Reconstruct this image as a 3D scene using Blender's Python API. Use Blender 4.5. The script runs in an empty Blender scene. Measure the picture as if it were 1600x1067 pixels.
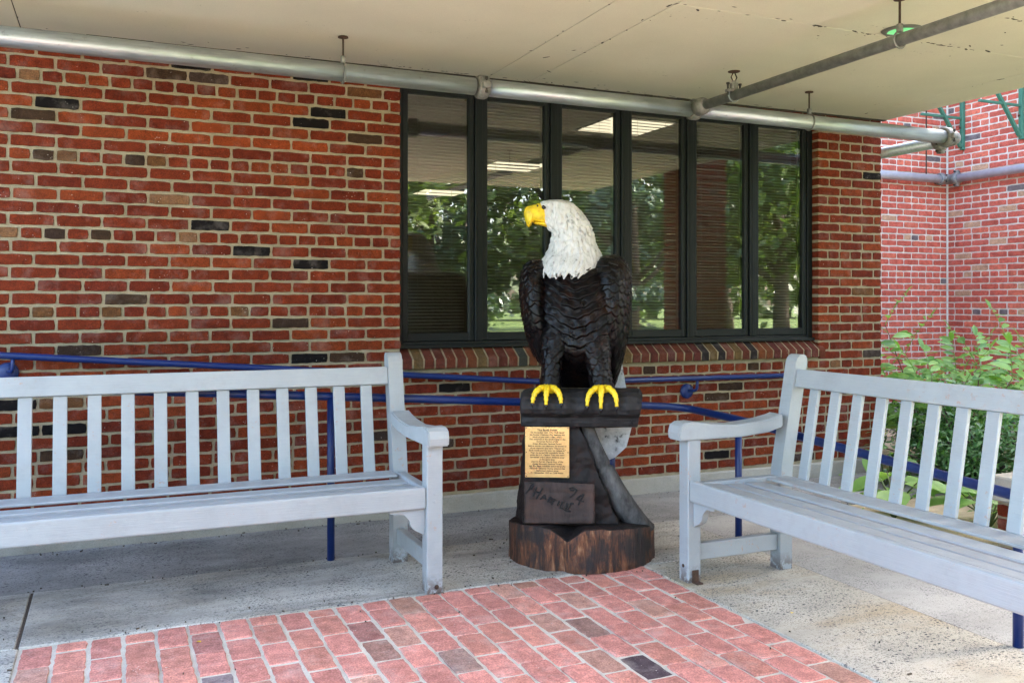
import bpy, bmesh, math, random
from mathutils import Vector, Matrix, noise
random.seed(7)
R = math.radians
scene = bpy.context.scene
COL = scene.collection

# ------------------------------------------------------------------ camera, sky, sun, exposure
F, HY, CXP = 1424.0, 474.0, 800.0           # focal length and horizon in photo pixels
YAW, CAMH, WALL = R(23.6), 1.28, 5.28
cam = bpy.data.cameras.new("camera")
cam_ob = bpy.data.objects.new("camera", cam)
COL.objects.link(cam_ob)
cam.sensor_width = 36
cam.lens = 36 * F / 1600
cam.shift_y = -(533.5 - HY) / 1600
cam.clip_end = 2000
cam_ob.location = (0, 0, CAMH)
cam_ob.rotation_euler = (R(90), 0, -YAW)
scene.camera = cam_ob

SUN_EL, SUN_AZ = R(36), R(82)              # azimuth measured from +Y towards +X: the sun stands beyond the wing on the right
world = bpy.data.worlds.new("World")
scene.world = world
world.use_nodes = True
wn = world.node_tree.nodes
wl = world.node_tree.links
wn.clear()
sky = wn.new("ShaderNodeTexSky")
sky.sky_type = 'NISHITA'
sky.sun_disc = False
sky.sun_elevation = SUN_EL
sky.sun_rotation = SUN_AZ
sky.air_density = 1.0
sky.dust_density = 4.0
sky.ozone_density = 0.4
bg = wn.new("ShaderNodeBackground")
bg.inputs[1].default_value = 0.15
wo = wn.new("ShaderNodeOutputWorld")
wl.new(sky.outputs[0], bg.inputs[0])
wl.new(bg.outputs[0], wo.inputs[0])

sun = bpy.data.lights.new("sun", 'SUN')
sun.energy = 3.0
sun.angle = R(0.6)
sun.color = (1.0, 0.95, 0.87)
sun_ob = bpy.data.objects.new("sun", sun)
COL.objects.link(sun_ob)
d = Vector((math.sin(SUN_AZ) * math.cos(SUN_EL), math.cos(SUN_AZ) * math.cos(SUN_EL), math.sin(SUN_EL)))
sun_ob.rotation_euler = d.to_track_quat('Z', 'Y').to_euler()

scene.view_settings.view_transform = 'Standard'
scene.view_settings.look = 'None'
scene.view_settings.gamma = 1
scene.view_settings.use_curve_mapping = False
scene.view_settings.exposure = 3.86
scene.render.engine = 'CYCLES'
scene.cycles.use_denoising = True
scene.cycles.max_bounces = 10
scene.cycles.diffuse_bounces = 6
scene.cycles.glossy_bounces = 5
scene.cycles.transparent_max_bounces = 24
scene.cycles.caustics_reflective = False
scene.cycles.caustics_refractive = False
scene.cycles.sample_clamp_indirect = 8

FV = (math.sin(YAW), math.cos(YAW))
RV = (math.cos(YAW), -math.sin(YAW))


def proj(x, y, z):
    dd = x * FV[0] + y * FV[1]
    a = x * RV[0] + y * RV[1]
    if dd < .1:
        return (-9e3, -9e3, .1)
    return (CXP + F * a / dd, HY - F * (z - CAMH) / dd, dd)


def onwall(px, py, yw=WALL):
    a = (px - CXP) / F
    dx, dy, dz = FV[0] + a * RV[0], FV[1] + a * RV[1], -(py - HY) / F
    t = yw / dy
    return dx * t, CAMH + dz * t


# ------------------------------------------------------------------ material helpers
class NT:
    def __init__(s, name):
        s.m = bpy.data.materials.new(name)
        s.m.use_nodes = True
        s.t = s.m.node_tree
        s.n = s.t.nodes
        s.b = s.n["Principled BSDF"]
        s.out = s.n["Material Output"]

    def new(s, typ, **kw):
        nd = s.n.new(typ)
        for k, v in kw.items():
            setattr(nd, k, v)
        return nd

    def link(s, a, b):
        s.t.links.new(a, b)

    def val(s, inp, v):
        if isinstance(v, (int, float)):
            inp.default_value = v
        elif isinstance(v, (tuple, list)):
            inp.default_value = tuple(v) if len(v) == len(inp.default_value) else (*v, 1)
        else:
            s.link(v, inp)

    def coord(s, kind="Object", scale=(1, 1, 1), rot=(0, 0, 0), jitter=False):
        tc = s.new("ShaderNodeTexCoord")
        mp = s.new("ShaderNodeMapping")
        mp.inputs["Scale"].default_value = scale
        mp.inputs["Rotation"].default_value = rot
        s.link(tc.outputs[kind], mp.inputs[0])
        if jitter:
            oi = s.new("ShaderNodeObjectInfo")
            mm = s.new("ShaderNodeMath", operation='MULTIPLY')
            mm.inputs[1].default_value = 37.0
            s.link(oi.outputs["Random"], mm.inputs[0])
            s.link(mm.outputs[0], mp.inputs["Location"])
        return mp.outputs[0]

    def noise(s, vec, scale, detail=3, rough=.55, dist=0):
        nd = s.new("ShaderNodeTexNoise")
        nd.inputs["Scale"].default_value = scale
        nd.inputs["Detail"].default_value = detail
        nd.inputs["Roughness"].default_value = rough
        nd.inputs["Distortion"].default_value = dist
        if vec is not None:
            s.link(vec, nd.inputs["Vector"])
        return nd.outputs["Fac"]

    def voro(s, vec, scale, feature='F1', rand=1.0):
        nd = s.new("ShaderNodeTexVoronoi", feature=feature)
        nd.inputs["Scale"].default_value = scale
        nd.inputs["Randomness"].default_value = rand
        s.link(vec, nd.inputs["Vector"])
        return nd

    def ramp(s, fac, stops, interp='LINEAR'):
        nd = s.new("ShaderNodeValToRGB")
        nd.color_ramp.interpolation = interp
        el = nd.color_ramp.elements
        while len(el) < len(stops):
            el.new(.5)
        for e, (p, c) in zip(el, stops):
            e.position = p
            e.color = (c, c, c, 1) if isinstance(c, (int, float)) else (*c, 1)
        s.link(fac, nd.inputs[0])
        return nd.outputs[0]

    def mix(s, fac, a, b, mode='MIX'):
        nd = s.new("ShaderNodeMix", data_type='RGBA', blend_type=mode)
        s.val(nd.inputs[0], fac)
        s.val(nd.inputs[6], a)
        s.val(nd.inputs[7], b)
        return nd.outputs[2]

    def math(s, op, a, b=0.0, clamp=False):
        nd = s.new("ShaderNodeMath", operation=op, use_clamp=clamp)
        s.val(nd.inputs[0], a)
        s.val(nd.inputs[1], b)
        return nd.outputs[0]

    def bump(s, h, strength=.3, dist=.01, prev=None):
        nd = s.new("ShaderNodeBump")
        nd.inputs["Strength"].default_value = strength
        nd.inputs["Distance"].default_value = dist
        s.link(h, nd.inputs["Height"])
        if prev is not None:
            s.link(prev, nd.inputs["Normal"])
        return nd.outputs[0]

    def done(s, color=None, rough=None, normal=None, metal=None, spec=None):
        if color is not None:
            s.val(s.b.inputs["Base Color"], color)
        if rough is not None:
            s.val(s.b.inputs["Roughness"], rough)
        if normal is not None:
            s.link(normal, s.b.inputs["Normal"])
        if metal is not None:
            s.val(s.b.inputs["Metallic"], metal)
        if spec is not None:
            s.val(s.b.inputs["Specular IOR Level"], spec)
        return s.m


def mat_brick(name, joined=False, fleck=.6, dust=.18):
    n = NT(name)
    if joined:
        c = n.new("ShaderNodeAttribute", attribute_name="tint").outputs["Color"]
    else:
        c = n.new("ShaderNodeObjectInfo").outputs["Color"]
    v = n.coord("Object", jitter=not joined)
    big = n.noise(v, 22, 4, .6)
    fine = n.noise(v, 170, 3, .7)
    c = n.mix(1, c, n.ramp(big, [(.25, (.66, .62, .62)), (.75, (1.3, 1.28, 1.25))]), 'MULTIPLY')
    c = n.mix(.8, c, n.ramp(fine, [(.3, (.42, .40, .38)), (.68, (1.5, 1.45, 1.45))]), 'MULTIPLY')
    vo = n.voro(v, 62)
    sp = n.ramp(vo.outputs["Distance"], [(.10, 1.0), (.2, .0)])
    gate = n.ramp(n.noise(v, 16, 2), [(.58, 0.0), (.7, fleck)])
    c = n.mix(n.math('MULTIPLY', sp, gate), c, (.62, .56, .5))
    dust_m = n.ramp(n.noise(v, 7, 5, .7), [(.52, 0.0), (.85, dust)])
    c = n.mix(dust_m, c, (.60, .50, .45))
    h = n.bump(fine, .5, .004, n.bump(big, .35, .012))
    return n.done(c, n.ramp(fine, [(.2, .75), (.8, .95)]), h, spec=.12)


def mat_mortar(name, a=(.245, .20, .13), b=(.37, .315, .215)):
    n = NT(name)
    v = n.coord("Object")
    c = n.ramp(n.noise(v, 9, 5, .65), [(.3, a), (.7, b)])
    c = n.mix(.6, c, n.ramp(n.noise(v, 330, 2), [(.3, (.65, .63, .6)), (.7, (1.2, 1.2, 1.2))]), 'MULTIPLY')
    return n.done(c, .95, n.bump(n.noise(v, 220, 3, .7), .7, .006), spec=.2)


def mat_paint(name, base, chip=(.42, .28, .22), amount=.66, rough=.38, dirt=(.25, .24, .22), dirt_amt=.25, bump=.12):
    n = NT(name)
    v = n.coord("Object", jitter=True)
    c = n.ramp(n.noise(v, 3.5, 4), [(.3, tuple(x * .9 for x in base)), (.7, tuple(min(1, x * 1.05) for x in base))])
    gr = n.noise(n.coord("Object", (3, 90, 90), jitter=True), 2, 3, .6)
    dm = n.ramp(n.noise(v, 11, 6, .72), [(.52, 0.0), (.78, dirt_amt)])
    c = n.mix(dm, c, dirt)
    ch = n.math('MULTIPLY', n.ramp(n.noise(v, 34, 5, .75), [(amount, 0.0), (amount + .02, 1.0)]),
                n.ramp(n.noise(v, 4.2, 2), [(.5, 0.0), (.56, 1.0)]))
    c = n.mix(ch, c, chip)
    inv = n.math('SUBTRACT', 1.0, ch)
    nb = n.bump(inv, .4, .002, n.bump(gr, bump, .004))
    return n.done(c, n.ramp(n.noise(v, 14, 3), [(.3, rough), (.75, rough + .16)]), nb)


def mat_plain(name, base, rough=.5, metal=0.0, var=.2, scale=20, bump=.15, bscale=90, spec=None):
    n = NT(name)
    v = n.coord("Object", jitter=True)
    c = n.ramp(n.noise(v, scale, 4, .6), [(.28, tuple(x * (1 - var) for x in base)), (.72, tuple(min(1, x * (1 + var)) for x in base))])
    return n.done(c, rough, n.bump(n.noise(v, bscale, 3), bump, .004), metal, spec)


def mat_concrete(name, a, b, speck=.5, speck_lo=.45, stain=(.34, .27, .19), stain_amt=.35, brush=0.0, rot=0.0, s_scale=74, dark_amt=.35, shade_bands=0.0):
    n = NT(name)
    v = n.coord("Object")
    c = n.ramp(n.noise(v, 2.2, 6, .62), [(.3, a), (.7, b)])
    st = n.ramp(n.noise(n.coord("Object", (1, 2.2, 1), (0, 0, rot)), 1.4, 5, .65, .3), [(.48, 0.0), (.72, stain_amt)])
    c = n.mix(st, c, stain)
    c = n.mix(.75, c, n.ramp(n.noise(v, 420, 2, .6), [(.3, (.72, .71, .7)), (.72, (1.18, 1.18, 1.18))]), 'MULTIPLY')
    zone = n.ramp(n.noise(v, 3.1, 6, .72), [(speck_lo + .04, .14), (speck_lo + .17, speck)])
    zone2 = n.ramp(n.noise(v, 1.3, 4, .6), [(.34, .35), (.56, 1.0)])
    zone = n.math('MULTIPLY', zone, zone2)
    m1 = None
    for k, (sc, lo) in enumerate(((s_scale * .72, .45), (s_scale * 1.25, .2), (s_scale * 2.2, .1))):
        nd = n.voro(n.coord("Object", (1, 1.5 + .3 * k, 1), (0, 0, .4 + k)), sc)
        dots = n.ramp(nd.outputs["Distance"], [(.22, 1.0), (.38, 0.0)])
        sz = n.new("ShaderNodeSeparateColor")
        n.link(nd.outputs["Color"], sz.inputs[0])
        pick = n.ramp(sz.outputs[0], [(lo + .05, 0.0), (lo + .3, 1.0)])
        q_ = n.math('MULTIPLY', dots, pick)
        m1 = q_ if m1 is None else n.math('MAXIMUM', m1, q_)
    m1 = n.math('MULTIPLY', m1, zone)
    dk = n.ramp(n.noise(n.coord("Object", (.5, 1.6, 1), (0, 0, rot)), 1.9, 6, .7, .5), [(.46, 0.0), (.74, dark_amt)])
    c = n.mix(dk, c, (.10, .098, .095))
    if shade_bands:
        wv = n.noise(n.coord("Object", (.45, 4.2, 1), (0, 0, .05)), 1.9, 5, .62, .6)  # long dark bands painted in as shadows of the bench slats
        c = n.mix(shade_bands, c, n.ramp(wv, [(.36, (.55, .55, .56)), (.6, (1.1, 1.1, 1.1))]), 'MULTIPLY')
    c = n.mix(m1, c, (.035, .036, .044))
    h = n.noise(v, 160, 4, .7)
    nb = n.bump(h, .35, .006)
    if brush:
        w = n.noise(n.coord("Object", (1.2, 60, 1), (0, 0, rot)), 2.0, 3, .6)
        nb = n.bump(w, brush, .02, nb)
    return n.done(c, n.ramp(h, [(.2, .7), (.8, .92)]), nb, spec=.3)


def mat_wood(name, a=(.010, .007, .007), b=(.026, .018, .017), hot=(.085, .032, .014), hot_amt=.5, rough=.42, zscale=.25, grey=None, sp=.22):
    n = NT(name)
    v = n.coord("Object", (1, 1, zscale))
    g = n.noise(v, 26, 5, .65, .6)
    c = n.ramp(g, [(.32, a), (.7, b)])
    m = n.ramp(n.noise(n.coord("Object", (1, 1, .6)), 7, 5, .7, .4), [(.52, 0.0), (.74, hot_amt)])
    c = n.mix(m, c, hot)
    if grey:
        gm = n.ramp(n.noise(n.coord("Object", (1, 1, .5)), 10, 5, .7), [(.42, 0.0), (.66, .75)])
        c = n.mix(gm, c, grey)
    f = n.noise(n.coord("Object", (1, 1, .15)), 130, 3, .6)
    nb = n.bump(f, .3, .004, n.bump(g, .4, .010))
    return n.done(c, n.ramp(g, [(.3, rough), (.7, rough + .25)]), nb, spec=sp)


def mat_leaf(name, a, b, trans=.25, rough=.42):
    n = NT(name)
    v = n.coord("Object")
    ge = n.new("ShaderNodeNewGeometry")
    ri = ge.outputs["Random Per Island"]
    c = n.ramp(ri, [(0, a), (1, b)])
    c = n.mix(.5, c, n.ramp(n.noise(v, 14, 3), [(.3, (.7, .75, .65)), (.7, (1.25, 1.2, 1.1))]), 'MULTIPLY')
    n.done(c, rough, n.bump(n.noise(v, 90, 2), .25, .004))
    tr = n.new("ShaderNodeBsdfTranslucent")
    n.link(n.mix(1, c, (1.5, 1.7, .6), 'MULTIPLY'), tr.inputs[0])
    mx = n.new("ShaderNodeMixShader")
    mx.inputs[0].default_value = trans
    n.link(n.b.outputs[0], mx.inputs[1])
    n.link(tr.outputs[0], mx.inputs[2])
    n.link(mx.outputs[0], n.out.inputs[0])
    return n.m


M = {}
M['brick'] = mat_brick("brick_fired")
M['brick_field'] = mat_brick("brick_fired_field", True)
M['mortar'] = mat_mortar("mortar")
M['mortar_daylit'] = mat_mortar("mortar_daylit", (.62, .58, .52), (.78, .74, .68))  # far-wall mortar lightened, brighter daylight put into the colour
M['paver'] = mat_brick("paver_clay", fleck=1.0, dust=.5)
M['paver_field'] = mat_brick("paver_clay_field", True)
M['paver_mortar'] = mat_mortar("paver_mortar", (.52, .48, .41), (.68, .63, .55))
n = NT("bench_paint")
v = n.coord("Object", jitter=True)
c = n.ramp(n.noise(v, 3.0, 5, .6), [(.3, (.275, .294, .306)), (.7, (.32, .34, .352))])
gr = n.noise(n.coord("Object", (4, 110, 110), jitter=True), 2, 4, .65)
c = n.mix(.16, c, n.ramp(gr, [(.3, (.78, .78, .8)), (.65, (1.08, 1.08, 1.08))]), 'MULTIPLY')
grime = n.ramp(n.noise(v, 9, 6, .75), [(.5, 0.0), (.8, .4)])
c = n.mix(grime, c, (.20, .20, .195))
chip = n.math('MULTIPLY', n.ramp(n.noise(v, 42, 5, .75), [(.60, 0.0), (.615, 1.0)]), n.ramp(n.noise(v, 3.2, 3), [(.52, 0.0), (.60, 1.0)]))
c = n.mix(chip, c, (.33, .25, .22))
sx = n.new("ShaderNodeSeparateXYZ")
n.link(n.coord("Object"), sx.inputs[0])
feet = n.math('MULTIPLY', n.ramp(sx.outputs[2], [(.01, 1.0), (.09, 0.0)]), n.ramp(n.noise(v, 26, 5, .7), [(.44, 0.0), (.54, 1.0)]))
c = n.mix(feet, c, (.10, .075, .065))
M['bench'] = n.done(c, n.ramp(n.noise(v, 14, 3), [(.3, .36), (.75, .55)]), n.bump(n.math('SUBTRACT', 1.0, chip), .5, .002, n.bump(gr, .3, .005)))
M['blue'] = mat_paint("blue_rail_paint", (.0016, .018, .115), (.02, .03, .06), .69, .33, (.01, .02, .06), .3, .1)
M['frame'] = mat_plain("dark_bronze_frame", (.0065, .0085, .0092), .5, .0, .15, 8, .03, 90, .22)
M['rubber'] = mat_plain("black_gasket", (.008, .008, .008), .6)
M['blind'] = mat_plain("blind_slat_enamel", (.62, .59, .52), .45, 0, .08, 6, .02)
M['cord'] = mat_plain("blind_cord", (.6, .58, .52), .8)
M['ceiling'] = None
M['white'] = None
M['beak'] = mat_plain("yellow_paint", (.66, .45, .012), .5, 0, .32, 34, .9, 70)
M['foot'] = mat_plain("yellow_foot_paint", (.66, .46, .008), .5, 0, .34, 60, .9, 90)
M['eye'] = mat_plain("black_gloss_paint", (.006, .006, .007), .12)
M['feather'] = mat_wood("charred_feather_wood", (.0012, .0009, .0011), (.004, .003, .0034), (.038, .011, .004), .55, .22, .25, None, .17)
M['post'] = mat_wood("charred_post_wood", (.006, .005, .005), (.019, .014, .0135), (.06, .021, .011), .5, .5)
M['perch'] = mat_wood("charred_perch_wood", (.009, .0085, .009), (.026, .024, .0245), (.04, .022, .017), .2, .5)
M['brace'] = mat_wood("weathered_brace_wood", (.014, .0135, .0135), (.07, .067, .066), (.035, .02, .013), .2, .6, .4, (.15, .147, .142))
M['panel'] = mat_wood("carved_panel_wood", (.018, .013, .012), (.06, .041, .036), (.09, .042, .026), .5, .55, .25)
M['carve'] = mat_plain("carved_groove", (.004, .003, .003), .8)
M['ink'] = mat_plain("engraved_black_print", (.008, .006, .004), .6)
M['bolt'] = mat_plain("dark_steel", (.05, .045, .04), .5, .6)
M['rod'] = mat_plain("rusty_rod", (.045, .026, .018), .8, .2, .4, 40, .4)
M['rust'] = mat_plain("rusted_iron", (.055, .026, .014), .85, .1, .5, 50, .6)
M['vent'] = mat_plain("vent_green_glow", (.22, .85, .42), .4, 0, .08)  # bright green stands in for light glowing through the fins
M['ventrim'] = mat_plain("vent_trim_grey", (.16, .16, .14), .5, .3)
M['green'] = mat_paint("green_steel_paint", (.04, .16, .11), (.10, .05, .03), .66, .5, (.03, .07, .05), .5)
M['room'] = mat_plain("office_wall_paint", (.42, .39, .33), .9, 0, .1, 3, .05)
M['roomdark'] = mat_plain("office_carpet", (.05, .048, .045), .95)
M['tile'] = mat_plain("ceiling_tile", (.55, .50, .42), .95, 0, .08, 30, .3)
M['foot_conc'] = mat_concrete("footing_concrete", (.30, .28, .24), (.44, .42, .37), .25, .52, (.30, .25, .18), .4)
M['border'] = mat_concrete("border_concrete", (.36, .345, .31), (.66, .63, .565), 1.0, .32, (.34, .28, .19), .55, 0, 0, 62, .75, .38)
M['border2'] = mat_concrete("side_concrete", (.36, .335, .28), (.54, .50, .425), 1.0, .32, (.34, .26, .15), .8, 0, 1.57, 62, .4)
M['ramp'] = mat_concrete("broomed_concrete", (.21, .207, .20), (.43, .42, .405), 1.0, .30, (.23, .22, .20), .6, .10, 0, 62, .8)
M['sidewalk'] = mat_concrete("pale_side_concrete", (.30, .297, .288), (.43, .425, .41), .9, .36, (.26, .25, .22), .3, .05, 0, 80, .2)
M['soil'] = mat_concrete("garden_soil", (.38, .29, .18), (.60, .50, .34), .6, .45, (.15, .14, .06), .7, 0, 0, 60)
M['seam'] = mat_plain("seam_grit", (.05, .042, .032), .95, 0, .5, 60, .6)
M['grit'] = mat_plain("joint_grit", (.075, .055, .04), .95, 0, .6, 160, .9)
M['bark'] = mat_wood("tree_bark", (.04, .03, .022), (.11, .085, .065), (.09, .07, .05), .3, .85)
M['leaf_tree'] = mat_leaf("tree_leaf", (.065, .11, .035), (.17, .22, .085))
M['leaf_blue'] = mat_leaf("conifer_leaf", (.07, .13, .08), (.17, .23, .16), .1)
M['leaf_frond'] = mat_leaf("frond_leaf", (.085, .21, .045), (.30, .46, .14), .38)
M['leaf_yew'] = mat_leaf("yew_leaf", (.03, .10, .03), (.11, .25, .06), .15)
M['leaf_big'] = mat_leaf("broad_leaf", (.14, .30, .07), (.28, .44, .14), .3)
M['stem_red'] = mat_plain("red_stem", (.16, .06, .035), .6)
M['stem'] = mat_plain("green_stem", (.09, .12, .035), .6)

# stucco ceiling
n = NT("stucco_ceiling")
v = n.coord("Object")
c = n.ramp(n.noise(v, 1.1, 4, .6), [(.3, (.61, .585, .465)), (.7, (.69, .66, .53))])
c = n.mix(.5, c, n.ramp(n.noise(v, 320, 2), [(.3, (.85, .85, .85)), (.7, (1.1, 1.1, 1.1))]), 'MULTIPLY')
sp = n.math('MULTIPLY', n.ramp(n.noise(v, 46, 4, .7), [(.635, 0.0), (.67, 1.0)]), n.ramp(n.noise(v, 2.6, 3), [(.55, 0.0), (.66, .8)]))
c = n.mix(sp, c, (.10, .07, .045))
M['ceiling'] = n.done(c, .9, n.bump(n.noise(v, 210, 4, .7), .5, .004), spec=.2)
# painted white wood
n = NT("white_carved_paint")
v = n.coord("Object", (1, 1, .22))
st = n.noise(v, 60, 4, .65, .5)
c = n.ramp(st, [(.30, (.16, .155, .15)), (.43, (.44, .44, .435)), (.6, (.53, .53, .53))])  # shade of the strand grooves is put into the white
M['white'] = n.done(c, .55, n.bump(st, .5, .006))
n = NT("dirty_white_tail_paint")
v = n.coord("Object")
c = n.ramp(n.noise(v, 18, 5, .7), [(.34, (.06, .06, .065)), (.42, (.38, .40, .41)), (.7, (.62, .64, .65))])
M['tail'] = n.done(c, .6, n.bump(n.noise(v, 60, 3), .4, .006))
# stump bark: streaks of orange, pale and black
n = NT("stump_bark")
v = n.coord("Object", (1, 1, .2))
a1 = n.noise(v, 30, 7, .75, .8)
c = n.ramp(a1, [(.33, (.006, .0045, .004)), (.45, (.045, .018, .010)), (.56, (.15, .05, .018)), (.68, (.30, .16, .085)), (.78, (.42, .32, .25))])
dk = n.ramp(n.noise(n.coord("Object"), 5, 4, .6), [(.48, 0.0), (.62, .9)])
c = n.mix(dk, c, (.014, .011, .011))
M['stump'] = n.done(c, .7, n.bump(a1, .8, .02, n.bump(n.noise(v, 140, 3), .5, .006)))
# galvanised pipe
n = NT("galvanised_steel")
v = n.coord("Object", (.6, 6, 6))
g = n.noise(v, 9, 5, .65)
c = n.ramp(g, [(.3, (.30, .335, .355)), (.7, (.50, .54, .565))])
du = n.ramp(n.noise(n.coord("Object"), 30, 5, .75), [(.6, 0.0), (.72, .5)])
c = n.mix(du, c, (.18, .15, .11))
M['galv'] = n.done(c, n.ramp(g, [(.3, .34), (.7, .5)]), n.bump(n.noise(v, 60, 2), .05, .004), .75)
M['galv_dull'] = mat_plain("dull_galvanised", (.20, .20, .195), .6, .5, .3, 25, .3)
M['galv_pale'] = mat_plain("pale_galvanised_pipe", (.46, .49, .55), .45, .15, .15, 14, .1)  # lighter galvanised tone for the pipe on the far walls
M['casting'] = mat_plain("cast_coupling", (.22, .21, .20), .6, .45, .3, 60, .5)
# brass
n = NT("brass_plate")
v = n.coord("Object", (3, 3, 60))
g = n.noise(v, 10, 3)
c = n.ramp(g, [(.3, (.50, .37, .15)), (.7, (.62, .47, .22))])
M['brass'] = n.done(n.mix(n.ramp(n.noise(n.coord('Object'), 14, 5, .7), [(.45, 0.0), (.75, .55)]), c, (.30, .20, .09)), n.ramp(n.noise(n.coord('Object'), 9, 3), [(.3, .22), (.7, .42)]), n.bump(g, .05, .002), .75)
# lawn
n = NT("lawn_grass")
v = n.coord("Object")
c = n.ramp(n.noise(v, .5, 6, .7), [(.3, (.07, .13, .02)), (.7, (.15, .22, .045))])
M['lawn'] = n.done(c, .95, n.bump(n.noise(v, 20, 4, .8), 1, .05))
# window glass: clear with the mirror share of a double pane
n = NT("window_glass")
fr = n.new("ShaderNodeFresnel")
fr.inputs[0].default_value = 2.6
tp = n.new("ShaderNodeBsdfTransparent")
tp.inputs[0].default_value = (.86, .89, .87, 1)
gl = n.new("ShaderNodeBsdfGlossy")
gl.inputs["Roughness"].default_value = 0.0
mx = n.new("ShaderNodeMixShader")
n.link(fr.outputs[0], mx.inputs[0])
n.link(tp.outputs[0], mx.inputs[1])
n.link(gl.outputs[0], mx.inputs[2])
n.link(mx.outputs[0], n.out.inputs[0])
M['glass'] = n.m
n = NT("light_diffuser")
n.b.inputs["Base Color"].default_value = (.8, .8, .75, 1)
n.b.inputs["Emission Color"].default_value = (1, .86, .60, 1)
n.b.inputs["Emission Strength"].default_value = .105
M['lamp'] = n.m


# ------------------------------------------------------------------ mesh helpers
def obj(name, bm, mat, parent=None, smooth=False, loc=None):
    me = bpy.data.meshes.new(name)
    bm.normal_update()
    bm.to_mesh(me)
    bm.free()
    if mat is not None:
        me.materials.append(mat)
    if smooth:
        for p in me.polygons:
            p.use_smooth = True
    o = bpy.data.objects.new(name, me)
    COL.objects.link(o)
    if parent is not None:
        o.parent = parent
    if loc is not None:
        o.location = loc
    return o


def thing(name, label, cat, loc=(0, 0, 0), rz=0, group=None):
    o = bpy.data.objects.new(name, None)
    o.empty_display_size = .1
    COL.objects.link(o)
    o.location = loc
    o.rotation_euler = (0, 0, rz)
    return tag(o, label, cat, group)


def tag(o, label=None, cat=None, group=None, kind=None):
    if label:
        o['label'] = label
    if cat:
        o['category'] = cat
    if group:
        o['group'] = group
    if kind:
        o['kind'] = kind
    return o


def B():
    return bmesh.new()


def box(bm, x0, x1, y0, y1, z0, z1, bev=0.0, mtx=None, seg=1):
    r = bmesh.ops.create_cube(bm, size=1)
    vs = r['verts']
    for v in vs:
        v.co = Vector((x0 + (v.co.x + .5) * (x1 - x0), y0 + (v.co.y + .5) * (y1 - y0), z0 + (v.co.z + .5) * (z1 - z0)))
    if bev:
        es = list({e for v in vs for e in v.link_edges})
        r2 = bmesh.ops.bevel(bm, geom=es, offset=bev, segments=seg, affect='EDGES', profile=.6)
        vs = list({v for f in r2['faces'] for v in f.verts} | {v for v in vs if v.is_valid})
    if mtx is not None:
        for v in vs:
            v.co = mtx @ v.co
    return vs


def tube(bm, pts, r, n=14, caps=True):
    pts = [Vector(p) for p in pts]
    rad = r if isinstance(r, (list, tuple)) else [r] * len(pts)
    t0 = (pts[1] - pts[0]).normalized()
    up = Vector((0, 0, 1)) if abs(t0.z) < .9 else Vector((1, 0, 0))
    nrm = (up - t0 * up.dot(t0)).normalized()
    rings = []
    prev = t0
    for i, p in enumerate(pts):
        if i == 0:
            t = t0
        elif i == len(pts) - 1:
            t = (pts[i] - pts[i - 1]).normalized()
        else:
            t = ((pts[i + 1] - pts[i]).normalized() + (pts[i] - pts[i - 1]).normalized()).normalized()
        q = prev.rotation_difference(t)
        nrm = (q @ nrm)
        nrm = (nrm - t * nrm.dot(t)).normalized()
        prev = t
        bn = t.cross(nrm)
        rings.append([bm.verts.new(p + (nrm * math.cos(2 * math.pi * k / n) + bn * math.sin(2 * math.pi * k / n)) * rad[i]) for k in range(n)])
    for a, b in zip(rings, rings[1:]):
        for k in range(n):
            bm.faces.new((a[k], a[(k + 1) % n], b[(k + 1) % n], b[k]))
    if caps:
        bm.faces.new(list(reversed(rings[0])))
        bm.faces.new(rings[-1])


def arc_pts(pts, rad, seg=6):
    """polyline with rounded corners"""
    P = [Vector(p) for p in pts]
    out = [P[0]]
    for a, b, c in zip(P, P[1:], P[2:]):
        u = (a - b).normalized()
        w = (c - b).normalized()
        k = min(rad, (a - b).length * .49, (c - b).length * .49)
        s, e = b + u * k, b + w * k
        for i in range(seg + 1):
            t = i / seg
            out.append((s * (1 - t) ** 2 + b * 2 * t * (1 - t) + e * t ** 2))
    out.append(P[-1])
    return out


def lathe(bm, prof, n=24, mtx=None):
    """prof: (radius, z)"""
    rings = []
    for r, z in prof:
        rings.append([bm.verts.new((r * math.cos(2 * math.pi * k / n), r * math.sin(2 * math.pi * k / n), z)) for k in range(n)])
    fs = []
    for a, b in zip(rings, rings[1:]):
        for k in range(n):
            bm.faces.new((a[k], a[(k + 1) % n], b[(k + 1) % n], b[k]))
    bm.faces.new(list(reversed(rings[0])))
    bm.faces.new(rings[-1])
    if mtx is not None:
        for rg in rings:
            for v in rg:
                v.co = mtx @ v.co


def prism(bm, poly, a, b, axis='y'):
    """poly of 2-D points extruded between a and b along axis"""
    def mk(p, t):
        return {'y': (p[0], t, p[1]), 'x': (t, p[0], p[1]), 'z': (p[0], p[1], t)}[axis]
    A = [bm.verts.new(mk(p, a)) for p in poly]
    Bv = [bm.verts.new(mk(p, b)) for p in poly]
    bm.faces.new(A)
    bm.faces.new(list(reversed(Bv)))
    m = len(poly)
    for i in range(m):
        bm.faces.new((A[i], Bv[i], Bv[(i + 1) % m], A[(i + 1) % m]))
    bmesh.ops.recalc_face_normals(bm, faces=bm.faces)


def loft(bm, rings, cap=True):
    V = [[bm.verts.new(p) for p in r] for r in rings]
    m = len(V[0])
    for a, b in zip(V, V[1:]):
        for k in range(m):
            bm.faces.new((a[k], a[(k + 1) % m], b[(k + 1) % m], b[k]))
    if cap:
        bm.faces.new(list(reversed(V[0])))
        bm.faces.new(V[-1])
    return V


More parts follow.
